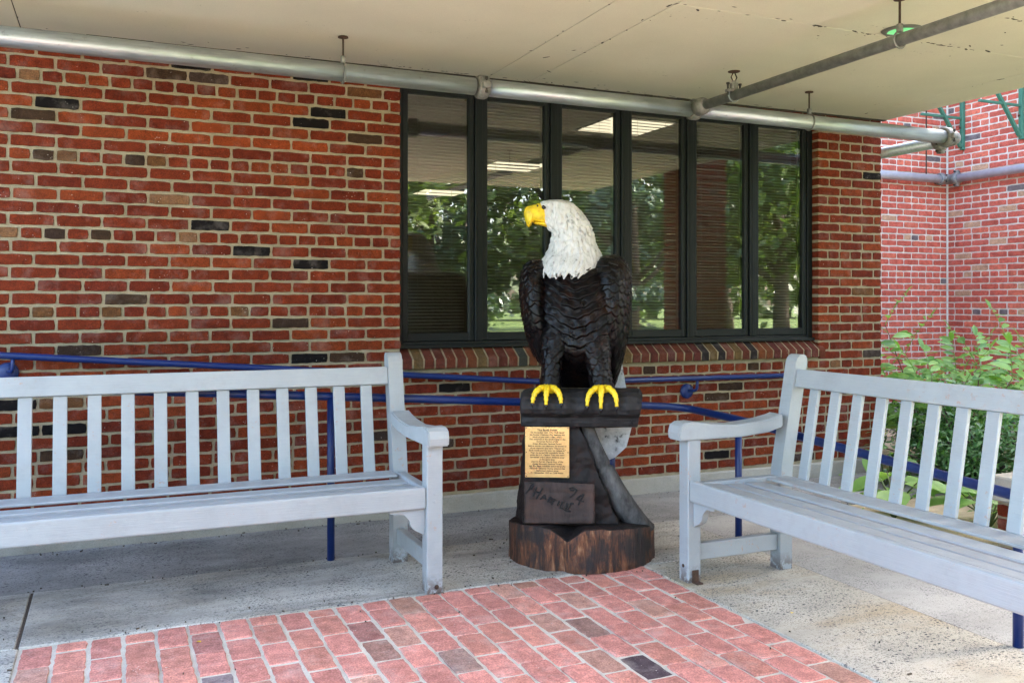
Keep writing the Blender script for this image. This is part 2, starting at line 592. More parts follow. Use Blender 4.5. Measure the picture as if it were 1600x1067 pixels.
def interp(tab, z):
    """tab rows (z, ...) sorted ascending: smooth interpolation of the other columns"""
    if z <= tab[0][0]:
        return tab[0][1:]
    if z >= tab[-1][0]:
        return tab[-1][1:]
    for i in range(len(tab) - 1):
        if tab[i][0] <= z <= tab[i + 1][0]:
            break
    p1, p2 = tab[i], tab[i + 1]
    p0 = tab[max(i - 1, 0)]
    p3 = tab[min(i + 2, len(tab) - 1)]
    h = p2[0] - p1[0]
    t = (z - p1[0]) / h
    out = []
    for k in range(1, len(p1)):
        m1 = (p2[k] - p0[k]) / (p2[0] - p0[0]) * h
        m2 = (p3[k] - p1[k]) / (p3[0] - p1[0]) * h
        t2, t3 = t * t, t * t * t
        out.append((2 * t3 - 3 * t2 + 1) * p1[k] + (t3 - 2 * t2 + t) * m1 + (-2 * t3 + 3 * t2) * p2[k] + (t3 - t2) * m2)
    return out


def nz(x, y, z):
    return noise.noise(Vector((x, y, z)))


# ------------------------------------------------------------------ brick walls
def brick_verts(L, H, depth, rnd, proud=.0, jit=.0022):
    """rough edged brick, front face at y=0 looking to -y, centred on x and z"""
    nx = max(3, round(L / .029))
    P = []
    for i in range(nx):
        P.append((-L / 2 + L * i / nx, -H / 2))
    P += [(L / 2, -H / 2), (L / 2, 0)]
    for i in range(nx):
        P.append((L / 2 - L * i / nx, H / 2))
    P += [(-L / 2, H / 2), (-L / 2, 0)]
    bev = []
    front = []
    for (x, z) in P:
        jx, jz = rnd.uniform(-jit, jit), rnd.uniform(-jit, jit)
        corner = abs(abs(x) - L / 2) < 1e-6 and abs(abs(z) - H / 2) < 1e-6
        k = .0022 if corner else 0
        x2 = x + jx - math.copysign(k, x)
        z2 = z + jz - math.copysign(k, z)
        bev.append((x2, .0028, z2))
        front.append((x2 - math.copysign(.0022, x) * (abs(x) > L / 2 - 1e-6), rnd.uniform(-.0006, .0006), z2 - math.copysign(.0022, z) * (abs(z) > H / 2 - 1e-6)))
    back = [(x, depth, z) for (x, _, z) in bev]
    return front, bev, back


def brick_bm(bm, L, H, depth, rnd, jit=.0022, at=None, tint=None, layer=None):
    fr, bv, bk = brick_verts(L, H, depth, rnd, jit=jit)
    mk = (lambda p: bm.verts.new(p)) if at is None else (lambda p: bm.verts.new(at @ Vector(p)))
    A, C, D = [mk(p) for p in fr], [mk(p) for p in bv], [mk(p) for p in bk]
    m = len(A)
    fs = [bm.faces.new(A)]
    for i in range(m):
        j = (i + 1) % m
        fs.append(bm.faces.new((C[i], C[j], A[j], A[i])))
        fs.append(bm.faces.new((D[i], D[j], C[j], C[i])))
    if layer is not None:
        for f in fs:
            for lp in f.loops:
                lp[layer] = tint


MESHES = {}


def brick_mesh(kind, k, L, H, depth, mat, jit=.0022):
    key = (kind, k)
    if key not in MESHES:
        bm = B()
        brick_bm(bm, L, H, depth, random.Random(hash(kind) % 999 + k * 17 if False else sum(map(ord, kind)) + k * 17), jit)
        me = bpy.data.meshes.new("brick")
        bm.to_mesh(me)
        bm.free()
        me.materials.append(mat)
        MESHES[key] = me
    return MESHES[key]


def brick_set(root, items, frame, kind, H, depth, mats, limit=300, name='brick', jit=.0022):
    """items: (u, v, L, colour) in the face's own frame; frame: matrix to world (u along x, v along z, outward -y).
    The ones that show largest become parts, the rest one joined part."""
    ranked = []
    for it in items:
        u, v, L, col = it
        c = frame @ Vector((u, 0, v))
        a = frame @ Vector((u - L / 2, 0, v))
        b = frame @ Vector((u + L / 2, 0, v))
        p, pa, pb = proj(*c), proj(*a), proj(*b)
        inside = -15 < p[0] < 1615 and -15 < p[1] < 1080
        ranked.append((abs(pa[0] - pb[0]) * H * F / p[2] if inside else -p[2], it))
    ranked.sort(key=lambda q: -q[0])
    rnd = random.Random(5)
    inv = frame.to_euler()
    for k, (sc, (u, v, L, col)) in enumerate(ranked[:limit]):
        kk = rnd.randrange(8)
        cls = 's' if L > .15 else 'h'
        base = .203 if cls == 's' else .094
        me = brick_mesh(kind + cls, kk, base, H, depth, mats[0], jit)
        o = bpy.data.objects.new(name, me)
        COL.objects.link(o)
        o.parent = root
        rk = 2.2 if kind == 'paver' else 1
        mt = frame @ Matrix.Translation((u, rnd.uniform(-.0012, .0016) * rk, v)) @ Matrix.Rotation(rnd.uniform(-.004, .004) * rk, 4, 'Y') @ Matrix.Rotation(rnd.uniform(-.006, .006) * (rk - 1), 4, 'X') @ Matrix.Rotation(rnd.uniform(-.006, .006) * (rk - 1), 4, 'Z')
        o.matrix_local = mt @ Matrix.Diagonal((L / base, 1, 1, 1))
        o.color = (*col, 1)
    rest = ranked[limit:]
    if rest:
        bm = B()
        lay = bm.loops.layers.float_color.new("tint")
        for sc, (u, v, L, col) in rest:
            brick_bm(bm, L, H, depth, rnd, jit, frame @ Matrix.Translation((u, rnd.uniform(-.001, .0012), v)), (*col, 1), lay)
        o = obj(name + '_field', bm, mats[1], root)
        o['kind'] = 'stuff'


def pick_colour(rnd, header=False, wing=False):
    r = rnd.random()
    if wing:  # far walls: brick colours raised to stand in for open daylight
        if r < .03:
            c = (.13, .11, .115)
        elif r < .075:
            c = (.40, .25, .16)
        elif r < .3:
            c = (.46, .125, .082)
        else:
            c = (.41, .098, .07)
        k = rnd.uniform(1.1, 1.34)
    else:
        if r < (.02 if header else .003):
            c = (.045, .03, .024)
        elif r < (.06 if header else .006):
            c = (.17, .085, .04)
        elif r < .20:
            c = (.168, .034, .011)
        elif r < .72:
            c = (.134, .0235, .0092)
        else:
            c = (.110, .0185, .0088)
        k = rnd.uniform(.9, 1.1)
    return tuple(x * k for x in c)


CH = .0677
Z0 = 1.235
PER = .2175


def course_bricks(rnd, u0, u1, z, header, phase, wing=False, from_right=False):
    """bricks filling u0..u1 in one course"""
    J = .0128
    per = PER / 2 if header else PER
    out = []
    x = u0
    first = phase
    seq = []
    while x < u1 - .02:
        L = (first if first else per)
        first = 0
        L *= rnd.uniform(.985, 1.015)
        e = min(x + L, u1 + J)
        if u1 + J - e < .045:
            e = u1 + J
        seq.append((x, e - J))
        x = e
    for a, b in seq:
        if from_right:
            a, b = u0 + u1 - b, u0 + u1 - a
        if b - a > .018:
            out.append([(a + b) / 2, z + rnd.uniform(-.0012, .0012), b - a, pick_colour(rnd, header, wing)])
    return out


rnd = random.Random(11)
XL, XJ0, XJ1, XC = -3.2, 1.577, 4.785, 5.403     # wall start, window jambs, corner
main_items = []
for k in range(-16, 24):
    z = Z0 + CH * k
    hd = k % 6 == 0
    ph = [0, .115][k % 2] if not hd else [.12, .075][(k // 6) % 2]
    if .88 < z < 2.60:
        main_items += course_bricks(rnd, XL, XJ0, z, hd, ph, from_right=True)
        main_items += course_bricks(rnd, XJ1, XC, z, hd, [0, .115][(k + 1) % 2] if not hd else .1, from_right=False)
    else:
        main_items += course_bricks(rnd, XL, XC, z, hd, ph, from_right=True)
# bricks that stand out in the photograph
DARK, OLIVE, TAN, BRN, ORG = (.0075, .006, .006), (.042, .024, .014), (.105, .048, .019), (.034, .02, .014), (.20, .040, .012)
marks = [(292, 105, DARK), (470, 123, DARK), (99, 164, DARK), (504, 177, DARK), (478, 194, DARK), (70, 182, OLIVE), (564, 219, OLIVE),
         (328, 352, DARK), (388, 392, DARK), (472, 412, DARK), (444, 505, BRN), (136, 548, BRN), (474, 560, DARK), (200, 468, OLIVE),
         (262, 119, OLIVE), (530, 560, OLIVE), (12, 632, DARK), (12, 676, DARK), (134, 671, DARK), (64, 712, OLIVE), (118, 630, TAN),
         (720, 607, DARK), (1361, 279, DARK), (1347, 456, TAN), (64, 242, OLIVE), (98, 246, TAN), (234, 254, TAN), (200, 251, BRN),
         (558, 272, OLIVE), (70, 364, BRN), (140, 366, OLIVE), (62, 488, TAN), (166, 488, TAN), (382, 486, TAN), (1114, 711, DARK),
         (1112, 621, OLIVE), (1140, 602, BRN), (300, 180, ORG), (330, 195, ORG), (270, 215, ORG), (240, 215, ORG), (440, 230, ORG),
         (420, 225, ORG), (380, 220, ORG), (30, 160, ORG), (490, 228, ORG), (560, 145, TAN), (1010, 583, BRN), (1170, 573, OLIVE)]
for px, py, col in marks:
    x, z = onwall(px, py)
    best = min(main_items, key=lambda it: (abs(it[0] - x) / .11) ** 2 + (abs(it[1] - z) / .034) ** 2)
    best[3] = col

bld = thing('brick_building', 'red brick wall with ribbon window and sloped brick sill under the canopy', 'building', (0, 0, 0))
bm = B()
MY = WALL + .006
box(bm, XL, XJ0 - .004, MY, WALL + .3, .10, 3.3)
box(bm, XJ1 + .004, XC - .004, MY, WALL + .3, .10, 3.3)
box(bm, XJ0 - .004, XJ1 + .004, MY, WALL + .3, .10, .895)
box(bm, XJ0 - .004, XJ1 + .004, MY, WALL + .3, 2.60, 3.3)
box(bm, XC - .3, XC - .005, WALL + .3, 12.9, .10, 3.3)
obj('wall', bm, M['mortar'], bld)
brick_set(bld, main_items, Matrix.Translation((0, WALL, 0)), 'wall', .0536, .085, (M['brick'], M['brick_field']))
bm = B()
box(bm, XL, XC + .012, WALL - .014, WALL + .25, -.15, .103, .008)
obj('footing', bm, M['foot_conc'], bld)
bm = B()
box(bm, XL, XC + .1, WALL - .02, 13.0, 3.31, 3.5)
obj('roof', bm, M['foot_conc'], bld)
# mortar bed under the sill and the rowlock sill itself
bm = B()
prism(bm, [(WALL - .022, .888), (WALL - .027, .9405), (WALL + .09, 1.0175), (WALL + .09, .888)], XJ0 + .002, XJ1 + .04, 'x')
obj('sill_bed', bm, M['mortar'], bld)
nsill = 47
pit = (XJ1 + .048 - XJ0) / nsill
sm = []
for k in range(5):
    r_ = random.Random(k)
    bm = B()
    w = pit - .0125
    yf, yb = -.030, .083
    vs = []
    P = [(yf, .883), (yf, .940), (yf + .005, .9465), (yb, 1.018), (yb, .9)]
    for xx in (-w / 2, w / 2):
        vs.append([bm.verts.new((xx + r_.uniform(-.001, .001), y + r_.uniform(-.001, .001), z + r_.uniform(-.0012, .0012))) for y, z in P])
    bm.faces.new(vs[0])
    bm.faces.new(list(reversed(vs[1])))
    for i in range(5):
        bm.faces.new((vs[0][i], vs[1][i], vs[1][(i + 1) % 5], vs[0][(i + 1) % 5]))
    bmesh.ops.recalc_face_normals(bm, faces=bm.faces)
    bmesh.ops.bevel(bm, geom=[e for e in bm.edges], offset=.0015, segments=1, affect='EDGES')
    me = bpy.data.meshes.new('sill_brick')
    bm.to_mesh(me)
    bm.free()
    me.materials.append(M['brick'])
    sm.append(me)
for i in range(nsill):
    o = bpy.data.objects.new('sill_brick', sm[rnd.randrange(5)])
    COL.objects.link(o)
    o.parent = bld
    o.location = (XJ0 + pit * (i + .5), WALL + rnd.uniform(-.0015, .0015), rnd.uniform(-.001, .001))
    cc = pick_colour(rnd)
    if rnd.random() < .12:
        cc = (.14, .055, .022)
    if i in (16, 31, 33, 37):
        cc = DARK
    o.color = (max(cc[0] * .72, .02), max(cc[1] * 1.2, .017), max(cc[2] * 1.25, .017), 1)

# ribbon window: dark frame, six sashes each with its pane
YW = WALL + .062
bm = B()
ZB, ZT = 1.016, 2.615
mull = [2.106, 2.635, 3.166, 3.694, 4.232]
FX0, FX1 = XJ0 + .003, XJ1 - .003
box(bm, FX0, FX0 + .028, YW, YW + .11, ZB, ZT, .002)
box(bm, FX1 - .045, FX1, YW, YW + .11, ZB, ZT, .002)
box(bm, FX0 + .029, FX1 - .046, YW, YW + .11, ZB, ZB + .028, .002)
box(bm, FX0 + .029, FX1 - .046, YW, YW + .11, ZT - .012, ZT, .002)
for x in mull:
    box(bm, x - .026, x + .026, YW - .004, YW + .11, ZB + .029, ZT - .013, .002)
    box(bm, x - .007, x + .007, YW - .007, YW - .0045, ZB + .029, ZT - .013)
box(bm, FX0, FX1, YW - .03, YW - .001, ZB - .012, ZB + .010, .003)
obj('window_frame', bm, M['frame'], bld)
edges = [FX0 + .028] + mull + [FX1 - .045]
cells = []
for i in range(6):
    a = edges[i] + (.0275 if i else .002)
    b = edges[i + 1] - (.0275 if i < 5 else .002)
    cells.append((a, b))
for i, (a, b) in enumerate(cells):
    bm = B()
    w1, w2 = .036, .052
    z0, z1 = ZB + .030, ZT - .015
    y0, y1 = YW + .010, YW + .055
    box(bm, a, a + w1, y0, y1, z0, z1, .004)
    box(bm, b - w1, b, y0, y1, z0, z1, .004)
    box(bm, a + w1 - .001, b - w1 + .001, y0 + .001, y1, z0, z0 + w2, .004)
    box(bm, a + w1 - .001, b - w1 + .001, y0 + .001, y1, z1 - .034, z1, .004)
    so = obj('window', bm, M['frame'], bld)
    bm = B()
    box(bm, a + w1 - .004, b - w1 + .004, y0 + .018, y0 + .022, z0 + w2 - .004, z1 - .03)
    # only the outer skin carries the mirror share
    bmesh.ops.delete(bm, geom=[f for f in bm.faces if abs(f.normal.y) < .5 or f.calc_center_median().y > y0 + .020], context='FACES')
    obj('pane', bm, M['glass'], so)

# blinds, one per sash
names = ['blind in the leftmost window pane, thin open slats above a lamp and trees', 'blind in the second pane from the left, behind the eagle beak',
         'blind in the third pane, directly behind the white eagle head', 'blind in the fourth pane, just right of the eagle',
         'blind in the fifth pane, with reflected brick showing over it', 'blind in the rightmost pane next to the brick pier']
slat_me = {}
for i, (a, b) in enumerate(cells):
    t = thing('window_blind', 'horizontal slat ' + names[i], 'blind', ((a + b) / 2, YW + .085, 1.07), 0, 'slatted blinds behind the window panes')
    w = b - a - .075
    bm = B()
    prof = []
    ang = R([20, 30, 22, 26, 30, 28][i])
    for s in (-1, 0, 1):
        prof.append((s * .0115 * math.cos(ang), s * .0115 * math.sin(ang) + (.0016 if s == 0 else 0)))
    va = [[bm.verts.new((xx, y, z)) for y, z in prof] for xx in (-w / 2, w / 2)]
    for k in range(2):
        bm.faces.new((va[0][k], va[1][k], va[1][k + 1], va[0][k + 1]))
    first = None
    zz = .02
    while zz < 1.5:
        if first is None:
            first = obj('slat', bm, M['blind'], t, loc=(0, 0, zz))
        else:
            o = first.copy()
            COL.objects.link(o)
            o.parent = t
            o.location = (0, 0, zz)
            o.rotation_euler = (rnd.uniform(-.05, .05), rnd.uniform(-.0016, .0016), 0)
        zz += .0205
    bm = B()
    box(bm, -w / 2, w / 2, -.012, .012, 1.5, 1.53)
    box(bm, -w / 2, w / 2, -.011, .011, 0.0, .012)
    obj('head_rail', bm, M['blind'], t)
    for s in (-.3, .27):
        bm = B()
        tube(bm, [(s * w, -.0125, .012), (s * w, -.0125, 1.5)], .0012, 6)
        obj('cord', bm, M['cord'], t)

# the room behind the glass
bm = B()
RY0, RY1, RX0, RX1, RZ = WALL + .301, 12.8, -3.0, XC - .32, 2.70
box(bm, RX0, RX1, RY0, RY1, .2, RZ)
bmesh.ops.reverse_faces(bm, faces=bm.faces)
bmesh.ops.delete(bm, geom=[f for f in bm.faces if f.calc_center_median().y < RY0 + .01 or f.calc_center_median().z > RZ - .01], context='FACES')
obj('room', bm, M['room'], bld)
bm = B()
for ix in range(13):
    for iy in range(12):
        x0 = -2.98 + ix * .62
        y0 = RY0 + .005 + iy * .62
        if x0 + .6 < RX1:
            box(bm, x0, x0 + .612, y0, min(y0 + .612, RY1), RZ, RZ + .01)
box(bm, RX0, RX1, RY0, RY1, RZ + .012, RZ + .03)
ct = obj('ceiling_tile', bm, M['tile'], bld)
ct['kind'] = 'stuff'


def oncap(px, py, z):
    a = (px - CXP) / F
    dx, dy, dz = FV[0] + a * RV[0], FV[1] + a * RV[1], -(py - HY) / F
    t = (z - CAMH) / dz
    return dx * t, dy * t


for (pa, pb), lab in zip((((652, 297), (725, 302)), ((763, 252), (842, 265)), ((915, 187), (1040, 205))),
                         ('lit square ceiling light farthest inside, seen in the leftmost pane', 'lit ceiling light striped by blind slats in the second pane', 'largest lit ceiling light, seen across the third and fourth panes')):
    cx_, cy_ = oncap((pa[0] + pb[0]) / 2, (pa[1] + pb[1]) / 2, RZ)
    t = thing('ceiling_light', lab, 'ceiling light', (cx_, cy_, RZ - .012), 0, 'lit lamps in the office ceiling')
    hw = .30
    bm = B()
    box(bm, -hw, hw, -hw * 1.0, hw * 1.0, .001, .009, .001)
    obj('frame', bm, M['ventrim'], t)
    bm = B()
    box(bm, -hw + .02, hw - .02, -hw + .02, hw - .02, -.004, .0)
    obj('diffuser', bm, M['lamp'], t)

# ------------------------------------------------------------------ canopy
CZ, CX0, CX1, CY0, CY1 = 2.68, -.75, 5.42, .7, WALL - .03  # unseen front and left edges pulled in to let daylight under
can = thing('canopy', 'flat cream stucco canopy ceiling over the benches', 'canopy', (0, 0, 0))
bm = B()
box(bm, CX0, CX1 - .002, CY0, CY1, CZ + .012, CZ + .36)
obj('slab', bm, M['ceiling'], can)
xs = [CX0, -.435, 2.129, 2.411, 5.082, CX1]
for a, b in zip(xs, xs[1:]):
    ys = [CY0, 3.60, CY1] if a > 2.3 and a < 5 else [CY0, CY1]
    for c_, d_ in zip(ys, ys[1:]):
        bm = B()
        box(bm, a + .0026, b - .0026, c_ + .0016, d_ - .0016, CZ, CZ + .0115, .0012)
        obj('ceiling_panel', bm, M['ceiling'], can)
bm = B()
for x in xs[1:-1]:
    box(bm, x - .003, x + .003, CY0 + .01, CY1 - .01, CZ + .0035, CZ + .0116)
box(bm, 2.42, 5.07, 3.598, 3.602, CZ + .0035, CZ + .0116)
obj('seam', bm, M['seam'], can)
q = random.Random(31)
bm = B()
lines = [((2.129, .9), (2.129, 5.2), 26), ((2.411, .9), (2.411, 5.2), 30), ((2.42, 3.6), (5.07, 3.6), 60), ((-.435, 3), (-.435, 5.2), 14), ((5.082, .9), (5.082, 5.2), 30), ((3.9, 3.1), (5.0, 3.25), 40), ((-.4, 5.21), (5.3, 5.21), 60)]
for (x0, y0), (x1, y1), nn in lines:
    for k in range(nn):
        s_ = q.random()
        s_ = s_ if q.random() < .5 else .5 + .12 * q.gauss(0, 1)
        x, y = x0 + (x1 - x0) * s_ + q.gauss(0, .006), y0 + (y1 - y0) * s_ + q.gauss(0, .006)
        if q.random() < .25:
            x += q.gauss(0, .08)
            y += q.gauss(0, .08)
        if not (CX0 < x < CX1 - .03 and CY0 < y < CY1 - .01):
            continue
        r_ = q.uniform(.003, .009) if q.random() < .8 else q.uniform(.008, .016)
        al = math.atan2(y1 - y0, x1 - x0) + q.gauss(0, .4)
        st_ = q.uniform(1, 2.6)
        ring_ = []
        for i in range(7):
            a = 2 * math.pi * i / 7
            rr = r_ * q.uniform(.6, 1.25)
            px_, py_ = rr * st_ * math.cos(a), rr * .6 * math.sin(a)
            ring_.append((x + px_ * math.cos(al) - py_ * math.sin(al), y + px_ * math.sin(al) + py_ * math.cos(al)))
        vv = [bm.verts.new((a, b, CZ - .0004)) for a, b in ring_]
        tip_ = bm.verts.new((x, y, CZ - .0025))
        for i in range(7):
            bm.faces.new((vv[i], tip_, vv[(i + 1) % 7]))
o = obj('seam_crust', bm, M['seam'], can)
o['kind'] = 'stuff'
# rough dark gap against the wall
bm = B()
px_ = XL
while px_ < XC:
    L = rnd.uniform(.05, .22)
    box(bm, px_, px_ + L * .97, CY1 - rnd.uniform(0.0, .012), WALL - .002, CZ - rnd.uniform(.002, .012), CZ + .06)
    px_ += L
obj('gap_filler', bm, M['seam'], can)
bm = B()
box(bm, CX0 + .3, CX1 - .3, 2.95, 3.07 - .0, CZ - .001 - .0, CZ + .0005)
bm.free()


def brick_pier(x0, x1, y0, y1, lab):
    t = thing('brick_pier', lab, 'pier', (0, 0, 0))
    bm = B()
    box(bm, x0 + .006, x1 - .006, y0 + .006, y1 - .006, 0, CZ + .37)
    obj('core', bm, M['mortar'], t)
    bm = B()
    lay = bm.loops.layers.float_color.new("tint")
    q = random.Random(3)
    for k in range(-18, 26):
        z = Z0 + CH * k
        for side in range(4):
            w = (x1 - x0) if side % 2 == 0 else (y1 - y0)
            ctr = [((x0 + x1) / 2, y0, 0), (x1, (y0 + y1) / 2, 0), ((x0 + x1) / 2, y1, 0), (x0, (y0 + y1) / 2, 0)][side]
            mt = Matrix.Translation(ctr) @ Matrix.Rotation(R(90) * side, 4, 'Z')
            for it in course_bricks(q, -w / 2, w / 2, z, k % 6 == 0, [0, .11][k % 2]):
                brick_bm(bm, it[2], .0525, .03, q, .002, mt @ Matrix.Translation((it[0], 0, it[1])), (*it[3], 1), lay)
    o = obj('brick_field', bm, M['brick_field'], t)
    o['kind'] = 'stuff'


brick_pier(5.425, 5.98, 2.40, 2.75, 'brick pier standing against the right edge of the canopy, mirrored in the fifth pane')


# ------------------------------------------------------------------ ground
def sheet(name, x0, x1, y0, y1, z, mat, label=None, thick=.15, bev=.0, kind='structure'):
    bm = B()
    box(bm, x0, x1, y0, y1, z - thick, z, bev)
    o = obj(name, bm, mat)
    o['kind'] = kind
    if label:
        o['label'] = label
    return o


bm = B()
vs = [bm.verts.new(p) for p in ((-400, -400, -.2), (400, -400, -.2), (400, 400, -.2), (-400, 400, -.2))]
bm.faces.new(vs)
tag(obj('ground', bm, M['lawn']), 'green lawn beyond the canopy, mirrored in the window', None, None, 'structure')
PVX0, PVX1, PVY1 = -.318, 2.365, 3.832
RAMPY, BRX = 4.545, 3.062
sheet('walkway', -6, 5.6, RAMPY + .004, WALL - .016, -.002, M['ramp'], 'grey broom finished concrete walkway along the brick wall')
bm = B()
box(bm, BRX + .004, 3.78, 3.592, RAMPY, -.15, -.001, .003)
box(bm, BRX + .004, 3.78, -3, 3.586, -.15, -.001, .003)
tag(obj('side_walkway', bm, M['sidewalk']), 'pale concrete walkway behind the right bench', None, None, 'structure')
# border slabs
pav = tag(thing('concrete_border', 'pale speckled concrete border slabs around the brick paving', 'pavement'), kind='structure')
del pav['category']
for (a, b, c_, d_) in ((-3.0, -.337, 3.832, RAMPY), (-.325, 2.42, 3.838, RAMPY), (2.426, BRX, 3.826, RAMPY)):
    bm = B()
    box(bm, a, b, c_, d_, -.15, .002, .004)
    obj('slab', bm, M['border'], pav)
bm = B()
box(bm, PVX1 + .006, BRX, -3, 3.822, -.15, .002, .004)
obj('slab', bm, M['border2'], pav)
bm = B()
box(bm, -3.0, PVX0 - .006, -3, 3.826, -.15, .002, .004)
obj('slab', bm, M['border'], pav)
bm = B()
box(bm, -.336, -.326, 3.84, RAMPY - .002, -.12, -.001)
obj('joint_grit', bm, M['grit'], pav)
bm = B()
box(bm, -6, 6, -12, -3.002, -.15, -.004, .01)
box(bm, -6, -3.004, -3.0, RAMPY, -.15, -.004, .01)
tag(obj('plaza', bm, M['border']), 'pale concrete forecourt in front of the canopy', None, None, 'structure')

# clay pavers: columns run away from the camera
bp = tag(thing('brick_paving', 'red clay paver patch in running bond with pale sandy joints', 'pavement'), kind='structure')
del bp['category']
bm = B()
box(bm, PVX0 - .005, PVX1 + .005, -3, PVY1 + .005, -.15, -.0045)
obj('mortar_bed', bm, M['paver_mortar'], bp)
items = []
ncol = 23
cw = (PVX1 - PVX0) / ncol
PL = .2155
for ci in range(ncol):
    # u runs along -y from the far edge; the face frame looks up
    y = 0.0
    first = PL if ci % 2 == 0 else PL * .47
    drift = rnd.uniform(-.012, .012)
    while y < 5.0:
        L = (first + drift if y == 0 else PL) * rnd.uniform(.985, 1.015)
        r_ = rnd.random()
        if r_ < .008:
            cc = (.10, .07, .075)
        elif r_ < .08:
            cc = (.38, .215, .17)
        elif r_ < .3:
            cc = (.43, .195, .155)
        else:
            cc = (.43, .19, .16)
        kk = rnd.uniform(.87, 1.14)
        if cc[0] > .2:
            kk *= 1.18
        items.append([y + L / 2, PVX0 + cw * (ci + .5) + rnd.uniform(-.0015, .0015), L - .0135, tuple(q * kk for q in cc)])
        y += L


def pv_mark(px, py, col):
    a = (px - CXP) / F
    t = CAMH / ((py - HY) / F)
    gx, gy = (FV[0] + a * RV[0]) * t, (FV[1] + a * RV[1]) * t
    bb = min(items, key=lambda it: ((PVY1 - it[0] - gy) / .1) ** 2 + ((it[1] - gx) / .05) ** 2)
    bb[3] = col


for it in ((1028, 1042, (.085, .062, .07)), (618, 1012, (.30, .17, .14)), (915, 965, (.27, .165, .14)), (690, 1020, (.28, .18, .155)), (585, 975, (.33, .16, .14)),
           (316, 1062, (.20, .16, .17)), (300, 998, (.36, .17, .15)), (645, 942, (.36, .20, .15)), (845, 915, (.37, .20, .15))):
    pv_mark(*it)
# frame: u -> -y, outward(-y local) -> +z, v(z local) -> +x
fm = Matrix(((0, 0, 1, 0), (-1, 0, 0, PVY1), (0, -1, 0, 0), (0, 0, 0, 1)))
brick_set(bp, items, fm, 'paver', cw - .0135, .05, (M['paver'], M['paver_field']), 290, 'paver', .0026)

# ------------------------------------------------------------------ far wing: recessed wall and the wing that comes forward
WX, WY = 8.55, 7.40
wing = thing('recessed_wall', 'red brick wall with daylight painted into its colours, set back beyond the corner, left of the inner corner', 'wall')
bm = B()
box(bm, XC - .004, WX + .3, WY + .006, WY + .3, .18, 5.7)
obj('backing', bm, M['mortar_daylit'], wing)
bm = B()
box(bm, XC + .012, WX - .012, WY - .02, WY + .2, -.2, .195, .01)
obj('footing', bm, M['foot_conc'], wing)
q = random.Random(21)
its = []
for k in range(-20, 38):
    z = 1.595 + CH * k
    if z > .22:
        its += course_bricks(q, 6.3, WX - .004, z, k % 6 == 0, [0, .1][k % 2], True, from_right=True)
brick_set(wing, its, Matrix.Translation((0, WY, 0)), 'wall', .0536, .085, (M['brick'], M['brick_field']))
wing2 = thing('wing_wall', 'red brick wall brightened in its colours for daylight, coming forward at the right edge with green brackets', 'wall')
bm = B()
box(bm, WX + .006, WX + 7, 1.9, WY + .005, .18, 5.7)  # unseen bulk of the wing, sized to keep direct sun off
obj('backing', bm, M['mortar_daylit'], wing2)
bm = B()
box(bm, WX - .012, WX + .2, 1.9, WY - .025, -.2, .195, .01)
obj('footing', bm, M['foot_conc'], wing2)
its = []
for k in range(-20, 38):
    z = 1.595 + CH * k
    if z > .22:
        its += course_bricks(q, 0, 2.4, z, k % 6 == 0, [0, .1][k % 2], True)
fm = Matrix(((0, 1, 0, WX), (-1, 0, 0, WY), (0, 0, 1, 0), (0, 0, 0, 1)))
brick_set(wing2, its, fm, 'wall', .0536, .085, (M['brick'], M['brick_field']))
bm = B()
box(bm, WX - .022, WX - .004, WY - .022, WY - .004, .2, 5.6, .003)
obj('corner_bead', bm, M['mortar_daylit'], wing2)


def bracket(y, lab):
    t = thing('steel_bracket', lab, 'bracket', (WX, y, 2.96), 0, 'green steel wall brackets')
    bm = B()
    box(bm, -.045, -.004, -.021, .021, 0, 1.3, .003)
    box(bm, -.049, -.0455, -.010, .012, .03, 1.25)
    obj('upright', bm, M['green'], t)
    bm = B()
    mt = Matrix.Translation((-.05, 0, .03)) @ Matrix.Rotation(R(-38), 4, 'Y')
    box(bm, -.016, .016, -.019, .019, 0, 1.05, .003, mt)
    obj('strut', bm, M['green'], t)
    bm = B()
    box(bm, -.64, -.050, -.013, .013, .33, .356, .003)
    obj('arm', bm, M['green'], t)
    for z in (.06, .24, .6):
        bm = B()
        lathe(bm, [(.012, 0), (.012, .008), (.006, .012)], 8, Matrix.Translation((-.056, .0, z)) @ Matrix.Rotation(R(-90), 4, 'Y'))
        obj('bolt', bm, M['rust'], t)


bracket(7.18, 'green steel bracket with diagonal strut nearest the inner corner of the brick walls')
bracket(6.47, 'green steel bracket at the right edge, cut by the frame')


# ------------------------------------------------------------------ pipes
def coupling(t, x, y, z, r, axis='x', name='coupling'):
    mt = Matrix.Translation((x, y, z)) @ (Matrix.Rotation(R(90), 4, 'Y') if axis == 'x' else Matrix.Rotation(R(90), 4, 'X'))
    bm = B()
    lathe(bm, [(r + .002, -.032), (r + .012, -.030), (r + .018, -.018), (r + .018, .018), (r + .012, .030), (r + .002, .032)], 26, mt)
    for s in (-1, 1):
        box(bm, -.02, .02, s * (r + .022) - .018, s * (r + .022) + .018, -.024, .024, .004, mt)
    o = obj(name, bm, M['casting'], t, True)
    for s in (-1, 1):
        bm = B()
        lathe(bm, [(.009, -.045), (.009, -.03), (.005, -.03), (.005, .03), (.009, .03), (.009, .045)], 8,
              mt @ Matrix.Translation((0, s * (r + .024), 0)) @ Matrix.Rotation(R(90), 4, 'Y'))
        obj('bolt', bm, M['bolt'], o)
    return o


